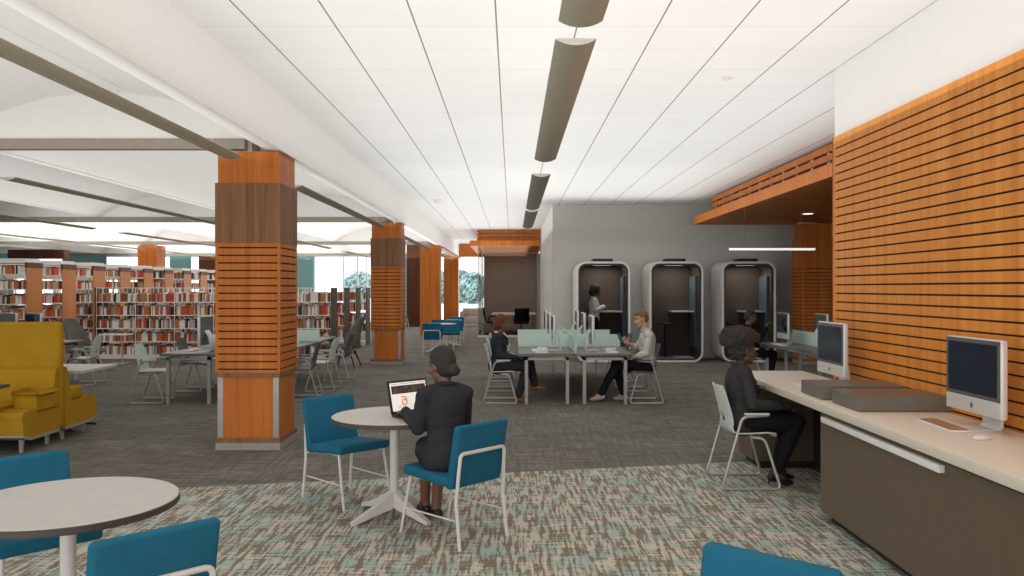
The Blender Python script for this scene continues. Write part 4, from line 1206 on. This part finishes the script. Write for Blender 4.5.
# yellow settee: tall spine with a seat on both sides
sx = -4.92; xl = -7.6
t = thing('settee', 'mustard yellow high-backed double sided settee', 'settee', (0, 8.98, 0))
MB().rbox(xl, sx, -.05, .05, .14, 1.31, .045, 4).build('back_panel', 'yellow', t)
for s, nm in ((-1, 'front'), (1, 'rear')):
    seat = [(.055, .15), (.055, .36), (.10, .41), (.60, .44), (.72, .42), (.745, .38), (.72, .19), (.60, .15)]
    back = [(.055, .36), (.055, .80), (.075, .815), (.11, .80), (.20, .44), (.20, .38)]
    mb = MB(); mb.prism([(s * y, z) for y, z in seat], 'x', xl, sx); o = mb.build('seat', 'yellow', t, sharp=25)
    mb = MB(); mb.prism([(s * y, z) for y, z in back], 'x', xl, sx - .012); mb.build('backrest', 'yellow', t, sharp=25)
    MB().rbox(sx - .26, sx - .004, s * .16, s * .44, .42, .575, .04, 4).build('arm_bolster', 'yellow', t)
    MB().rbox(xl, sx - .27, s * .19, s * .70, .425, .475, .03, 3).build('seat_cushion', 'yellow', t)
    mb = MB(); mb.prism([(s * y, z) for y, z in ((.055, .125), (.055, .152), (.60, .152), (.722, .19), (.735, .17), (.61, .125))], 'x', xl, sx + .004); mb.build('base_trim', 'plinth', t, sharp=25)
    for x in (sx - .09, sx - .9, xl + .2):
        for yy in (.14, .60): MB().tube([(x, s * yy, .13), (x, s * (yy + .01), 0)], .024, 10, radii=[.028, .02]).build('leg', 'plinth', t)

# ------------------------------------------------------------------ counter at right
XF = 2.19; CT = .86
t = thing('stone_counter', 'long cream stone counter along the wood wall', 'counter', (0, 0, 0))
MB().rbox(XF, 2.882, 1.2, 8.13, CT - .06, CT, .004, 2).build('slab', 'counter', t)
t['category'] = 'counter'
t = thing('counter_cabinet', 'brown counter cabinet with a long white bar handle', 'cabinet', (0, 0, 0))
MB().box(2.262, 2.882, 1.3, 5.955, .07, CT - .0605).build('carcass', 'cabinet', t, smooth=False)
d = MB().rbox(2.24, 2.2618, 1.3, 5.955, .07, CT - .085, .003, 1).build('drawer_front', 'cabinet', t, smooth=False)
MB().rbox(2.205, 2.2395, 4.24, 5.86, .722, .762, .004, 2).build('bar_handle', 'white', d)
MB().box(2.31, 2.87, 1.35, 5.92, 0, .07).build('kick_plate', 'kick', t, smooth=False)
t = thing('counter_cabinet', 'narrow brown counter cabinet at the far end, behind the seated woman', 'cabinet', (0, 0, 0))
MB().box(2.26, 2.882, 7.63, 8.11, .07, CT - .0605).build('carcass', 'cabinet', t, smooth=False)
MB().rbox(2.24, 2.2598, 7.64, 8.10, .075, CT - .07, .003, 1).build('door', 'cabinet', t, smooth=False)
MB().box(2.31, 2.87, 7.66, 8.09, 0, .07).build('kick_plate', 'kick', t, smooth=False)
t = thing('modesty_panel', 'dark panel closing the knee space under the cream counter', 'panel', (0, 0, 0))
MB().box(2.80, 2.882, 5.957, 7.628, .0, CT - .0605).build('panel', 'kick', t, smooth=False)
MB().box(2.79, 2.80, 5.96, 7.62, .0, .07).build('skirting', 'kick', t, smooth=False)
def archive_box(label, x, y, w, dd):
    t = thing('archive_box', label, 'box', (x, y, CT + .0005))
    MB().rbox(.004, w - .004, .004, dd - .004, 0, .06, .003, 1).build('tray', 'box_dark', t, smooth=False)
    MB().rbox(-.002, w + .002, -.002, dd + .002, .003, .10, .003, 1).build('lid', ['box_dark'], t, smooth=False)
    MB().box(.004, w - .004, .004, dd - .004, .0998, .1012).build('lid_face', 'box_top', t, smooth=False)
archive_box('flat dark grey box, the farther of two on the counter', 2.27, 5.99, .61, .44)
archive_box('flat dark grey box, the nearer of two on the counter', 2.29, 5.42, .62, .44)
pc = desktop('large computer on the counter in front of the keyboard and mouse'); pc['group'] = 'counter computers'
put(pc, 2.70, 4.775, 0, CT + .0005)
dup(pc, (2.70, 6.91, CT + .0005), 0, 'computer on the counter by the seated woman, behind the flat boxes')
put(keyboard('keyboard with wood reflection painted on its keys, before the near counter computer', M['keys_wood_reflection']), 2.55, 4.86, D(-3), CT + .0005)
put(keyboard('white keyboard at the counter woman\'s computer, mostly behind boxes'), 2.43, 6.75, 0, CT + .0005)
o = mouse('white mouse beside the nearer keyboard on the counter', 'white mice'); o.location = (2.545, 4.44, CT + .0005); o.rotation_euler.z = D(15)

# booths
booth('phone booth with a standing woman inside').location = (2.065, 18.55, 0)
booth('empty phone booth in the middle, bar stool inside').location = (3.72, 18.55, 0)
booth('phone booth nearest the wood canopy column').location = (5.36, 18.55, 0)
st = stool('black bar stool inside the middle phone booth'); st.location = (3.55, 19.05, .086)
st2 = dup(st, (5.15, 19.05, .086), 0, 'black bar stool inside the booth nearest the canopy column')

# meeting room furniture
t = thing('meeting_table', 'long pale table inside the glass meeting room', 'table', (.05, 29.6, 0))
MB().rbox(-.8, .85, -.5, 2.6, .70, .735, .006).build('tabletop', 'laminate', t)
for x in (-.7, .75):
    for y in (-.42, 2.5): MB().box(x - .03, x + .03, y - .03, y + .03, 0, .70).build('leg', 'laminate', t, smooth=False)
def swivel(label):
    t = thing('swivel_chair', label, 'chair')
    def b(v): return (v.x - (v.z - .5) * .2 - .06 * (1 - (v.y / .26) ** 2), v.y, v.z)
    MB().rbox(-.22, .24, -.25, .25, .42, .50, .03).build('seat', 'black', t)
    MB().rbox(-.24, -.19, -.26, .26, .48, .98, .03, bend=b).build('backrest', 'black', t)
    for s in (-1, 1): MB().tube(fillet([(-.1, s * .24, .45), (-.1, s * .30, .66), (.15, s * .30, .66)], .05), .016, 8).build('armrest', 'black', t)
    MB().tube([(0, 0, .06), (0, 0, .43)], .025, 10).build('post', 'black', t)
    mb = MB()
    for k in range(5):
        a = 2 * PI * k / 5; mb.tube([(0, 0, .08), (.28 * math.cos(a), .28 * math.sin(a), .05)], .015, 6); mb.ell((.28 * math.cos(a), .28 * math.sin(a), .03), (.03, .03, .03), n=10, k=6)
    mb.build('star_base', 'black', t); return t
sw = put(swivel('dark swivel chair at the front of the meeting room table'), .32, 28.9, D(95))
dup(sw, (-.72, 29.5, 0), D(5), 'dark swivel chair at the side of the meeting room table')

# ------------------------------------------------------------------ bookcases
PITCH = 1.55; DEPTH = .63
def bookcase(label, x0, x1, shelf_z, top_z, end_mat, cap=None, ends=(True, True), group=None, base_h=.10):
    """double sided range along x, front face at y=0"""
    t = thing('bookcase', label, 'bookcase', group=group)
    for e, x in ((0, x0), (1, x1)):
        if ends[e]:
            p = MB().box(x - .022 if e == 0 else x, x if e == 0 else x + .022, -.005, DEPTH + .005, 0, top_z).build('end_panel', end_mat, t, smooth=False)
            if cap: MB().box(x - .03, x + .03, -.015, DEPTH + .015, top_z - .12, top_z + .01).build('cap', cap, p, smooth=False)
    for z in shelf_z:
        MB().box(x0, x1, .0, .27, z - .022, z).box(x0, x1, DEPTH - .27, DEPTH, z - .022, z).build('shelf', 'shelf', t, smooth=False)
    MB().box(x0, x1, .01, DEPTH - .01, 0, base_h).build('plinth_base', 'shelf', t, smooth=False)
    n = max(1, round((x1 - x0) / .9)); w = (x1 - x0) / n
    for k in range(n + 1):
        x = x0 + k * w
        MB().box(x - .012, x + .012, .29, .33, .1, top_z - .02).box(x - .008, x + .008, .005, .02, .1, top_z - .02).box(x - .008, x + .008, DEPTH - .02, DEPTH - .005, .1, top_z - .02).build('upright', 'shelf', t, smooth=False)
    return t, n, w
CN = ['b_white', 'b_cream', 'b_red', 'b_rust', 'b_brown', 'b_black', 'b_grey']
CW = [.33, .11, .12, .21, .10, .07, .06]
WORD = dict(b_white='white', b_cream='cream', b_red='red', b_rust='rust', b_brown='brown', b_black='black', b_grey='grey')
def shelf_run(x0, w, rnd, fill=.97):
    """books along one shelf bay: (x, thickness, height, depth, colour)"""
    out = []; x = x0 + .025; end = x0 + w - .02
    while True:
        th = rnd.choice((.024, .028, .034, .040, .048)); k = rnd.choices(range(7), CW)[0]
        for _ in range(rnd.choice((1, 1, 1, 2))):
            if x + th > end: return out
            out.append((x, th - .0015, rnd.uniform(.165, .225), rnd.uniform(.15, .20), CN[k])); x += th
        if rnd.random() < .07: x += rnd.uniform(.01, .05)
def add_book(mb, b, y, z, front, mi):
    x, th, h, dp, c = b
    y0, y1 = (y + .03, y + .03 + dp) if front else (y - .03 - dp, y - .03)
    mb.box(x, x + th, y0, y1, z, z + h, mi)
stuff = MB()
# the long low bookcases
LOW = [1.353, 1.04, .726, .413, .10]
YB = 19.46
BX0, BX1 = -9.87, -4.30
ordw = ['first', 'second', 'third', 'fourth', 'fifth', 'sixth', 'seventh', 'eighth', 'ninth', 'tenth', 'eleventh', 'twelfth', 'thirteenth', 'fourteenth', 'fifteenth', 'sixteenth']
low0, nb_, bw = bookcase('long low bookcase nearest us, dark end panels facing the lounge chair', BX0, BX1, LOW, 1.69, 'stack_end', group=None)
mb = MB(); mb.box(BX0, BX1, .0, .014, 1.672, 1.69); mb.build('top_rail', 'shelf', low0, smooth=False)
p = MB().box(BX0 - .05, BX0 - .023, -.03, DEPTH + .03, 0, 1.69).build('wood_end_panel', 'stack_wood', low0, smooth=False)
low0.location = (0, YB, 0)
for i, lab in enumerate(('second long low bookcase behind the nearest one', 'third long low bookcase, dark end left of the slatted column', 'fourth long low bookcase, its dark end touching the second slatted column')):
    o = dup(low0, (0, YB + PITCH * (i + 1), 0), 0, lab)
SHELF = ['top', 'second', 'third', 'fourth', 'bottom']
BAY = ['the first bay from the wood end', 'the second bay from the wood end', 'the third bay from the wood end', 'the bay nearest the near column', '', '', 'the bay nearest the dark end']
made = 0; meshes = {}
def book_mesh(b):
    x, th, h, dp, c = b
    key = (round(th, 3), round(h, 2), c)
    if key not in meshes:
        mb = MB(); h2 = key[1]; t2 = key[0]
        mb.rbox(0, t2, 0, .17, 0, h2, .004, 1, mi=0); mb.box(.003, t2 - .003, .012, .172, h2 - .0005, h2 + .0008, 1)
        o = mb.build('book', [c, 'b_white'], smooth=False); me = o.data; bpy.data.objects.remove(o); meshes[key] = me
    return meshes[key]
def visible(x, y, z):
    px = 512 + 820 * x / y
    if 213 < px < 299: return False
    if z < .35 and 120 < px < 330: return False
    if z < .2: return px < 116
    return px > 94
for si, z in enumerate(LOW):
    for k in range(nb_):
        rnd = random.Random(100 * si + k)
        run = shelf_run(BX0 + k * bw, bw, rnd); cnt = {}
        for b in run:
            if made < 300 and visible(b[0] + b[1] / 2, YB, z + .1) and k not in (4, 5):
                cnt[b[4]] = cnt.get(b[4], 0) + 1
                o = bpy.data.objects.new('book', book_mesh(b)); COL.objects.link(o); o.location = (b[0], YB + .03, z)
                bay = BAY[k]
                o['label'] = f"{ordw[min(15, cnt[b[4]] - 1)]} {WORD[b[4]]} book on the {SHELF[si]} shelf, {bay.replace('the ', '', 1)}"
                o['category'] = 'book'; o['group'] = 'books in the nearest low bookcase'; made += 1
            else:
                add_book(stuff, b, YB, z, True, CN.index(b[4]))
        for b in shelf_run(BX0 + k * bw, bw, random.Random(7000 + 100 * si + k)):
            add_book(stuff, b, YB + DEPTH, z, False, CN.index(b[4]))
for r in range(1, 4):
    for z in LOW[:4]:
        for k in range(nb_):
            for b in shelf_run(BX0 + k * bw, bw, random.Random(r * 999 + int(z * 100) * 7 + k)):
                add_book(stuff, b, YB + PITCH * r, z, True, CN.index(b[4]))
            if r < 3 or k > 3:
                for b in shelf_run(BX0 + k * bw, bw, random.Random(r * 555 + int(z * 100) * 3 + k)):
                    add_book(stuff, b, YB + PITCH * r + DEPTH, z, False, CN.index(b[4]))
# the tall bookcases farther left
TALL = [2.01, 1.655, 1.30, .945, .59, .235]
TX0, TX1 = -17.1, -11.52
tall0, nt_, tw = bookcase('first tall bookcase from the settee, wood end panel with dark cap', TX0, TX1, TALL, 2.28, 'stack_wood', 'cap', ends=(False, True))
MB().box(TX0, TX1 - .03, -.02, DEPTH + .02, 2.27, 2.38).build('top_cover', 'shelf', tall0, smooth=False)
tall0.location = (0, 19.45, 0)
TL = ['second', 'third', 'fourth', 'fifth', 'sixth', 'seventh', 'eighth', 'ninth']
for i in range(8): dup(tall0, (0, 19.45 + PITCH * (i + 1), 0), 0, f'{TL[i]} tall wood-ended bookcase counting back from the settee')
for r in range(9):
    for z in TALL:
        ks = range(nt_) if r < 3 else range(max(0, nt_ - 4), nt_)
        for k in ks:
            for b in shelf_run(TX0 + k * tw, tw, random.Random(r * 31 + int(z * 100) * 11 + k)):
                if b[0] + b[1] < TX1 - .03: add_book(stuff, b, 19.45 + PITCH * r, z, True, CN.index(b[4]))
            if r < 5 and z > .5:
                for b in shelf_run(TX0 + k * tw, tw, random.Random(r * 77 + int(z * 100) * 5 + k)):
                    if b[0] + b[1] < TX1 - .03: add_book(stuff, b, 19.45 + PITCH * r + DEPTH, z, False, CN.index(b[4]))
o = stuff.build('shelved_books', CN, smooth=False)
tag(o, 'rows of red, rust, white and dark books filling the other shelves', 'books', kind='stuff')

bpy.data.scenes.remove(TMP)
# ------------------------------------------------------------------ light, sky and camera
w = bpy.data.worlds.new('sky'); scene.world = w; w.use_nodes = True
nt = w.node_tree; bg = nt.nodes['Background']
tc = nt.nodes.new('ShaderNodeTexCoord'); sp = nt.nodes.new('ShaderNodeSeparateXYZ'); nt.links.new(tc.outputs['Generated'], sp.inputs[0])
col = ramp(nt, math_n(nt, 'MULTIPLY_ADD', sp.outputs['Z'], .5, .5), [(.45, (.80, .80, .78)), (.5, (.93, .93, .92)), (.56, (.95, .96, .97)), (1.0, (.62, .76, .95))])
nt.links.new(col, bg.inputs['Color']); bg.inputs['Strength'].default_value = WORLD
cam = bpy.data.cameras.new('camera'); co = bpy.data.objects.new('camera', cam); COL.objects.link(co)
co.location = (0, 0, 1.68); co.rotation_euler = (PI / 2, 0, 0)
cam.sensor_width = 36; cam.lens = 820 / 1024 * 36; cam.clip_start = .05; cam.clip_end = 300
scene.camera = co
scene.view_settings.view_transform = 'Standard'; scene.view_settings.look = 'None'
scene.view_settings.exposure = EXPO; scene.view_settings.gamma = 1; scene.view_settings.use_curve_mapping = False
scene.cycles.use_denoising = True
scene.cycles.max_bounces = 10; scene.cycles.diffuse_bounces = 6; scene.cycles.transparent_max_bounces = 16; scene.cycles.glossy_bounces = 4
scene.cycles.sample_clamp_indirect = 6
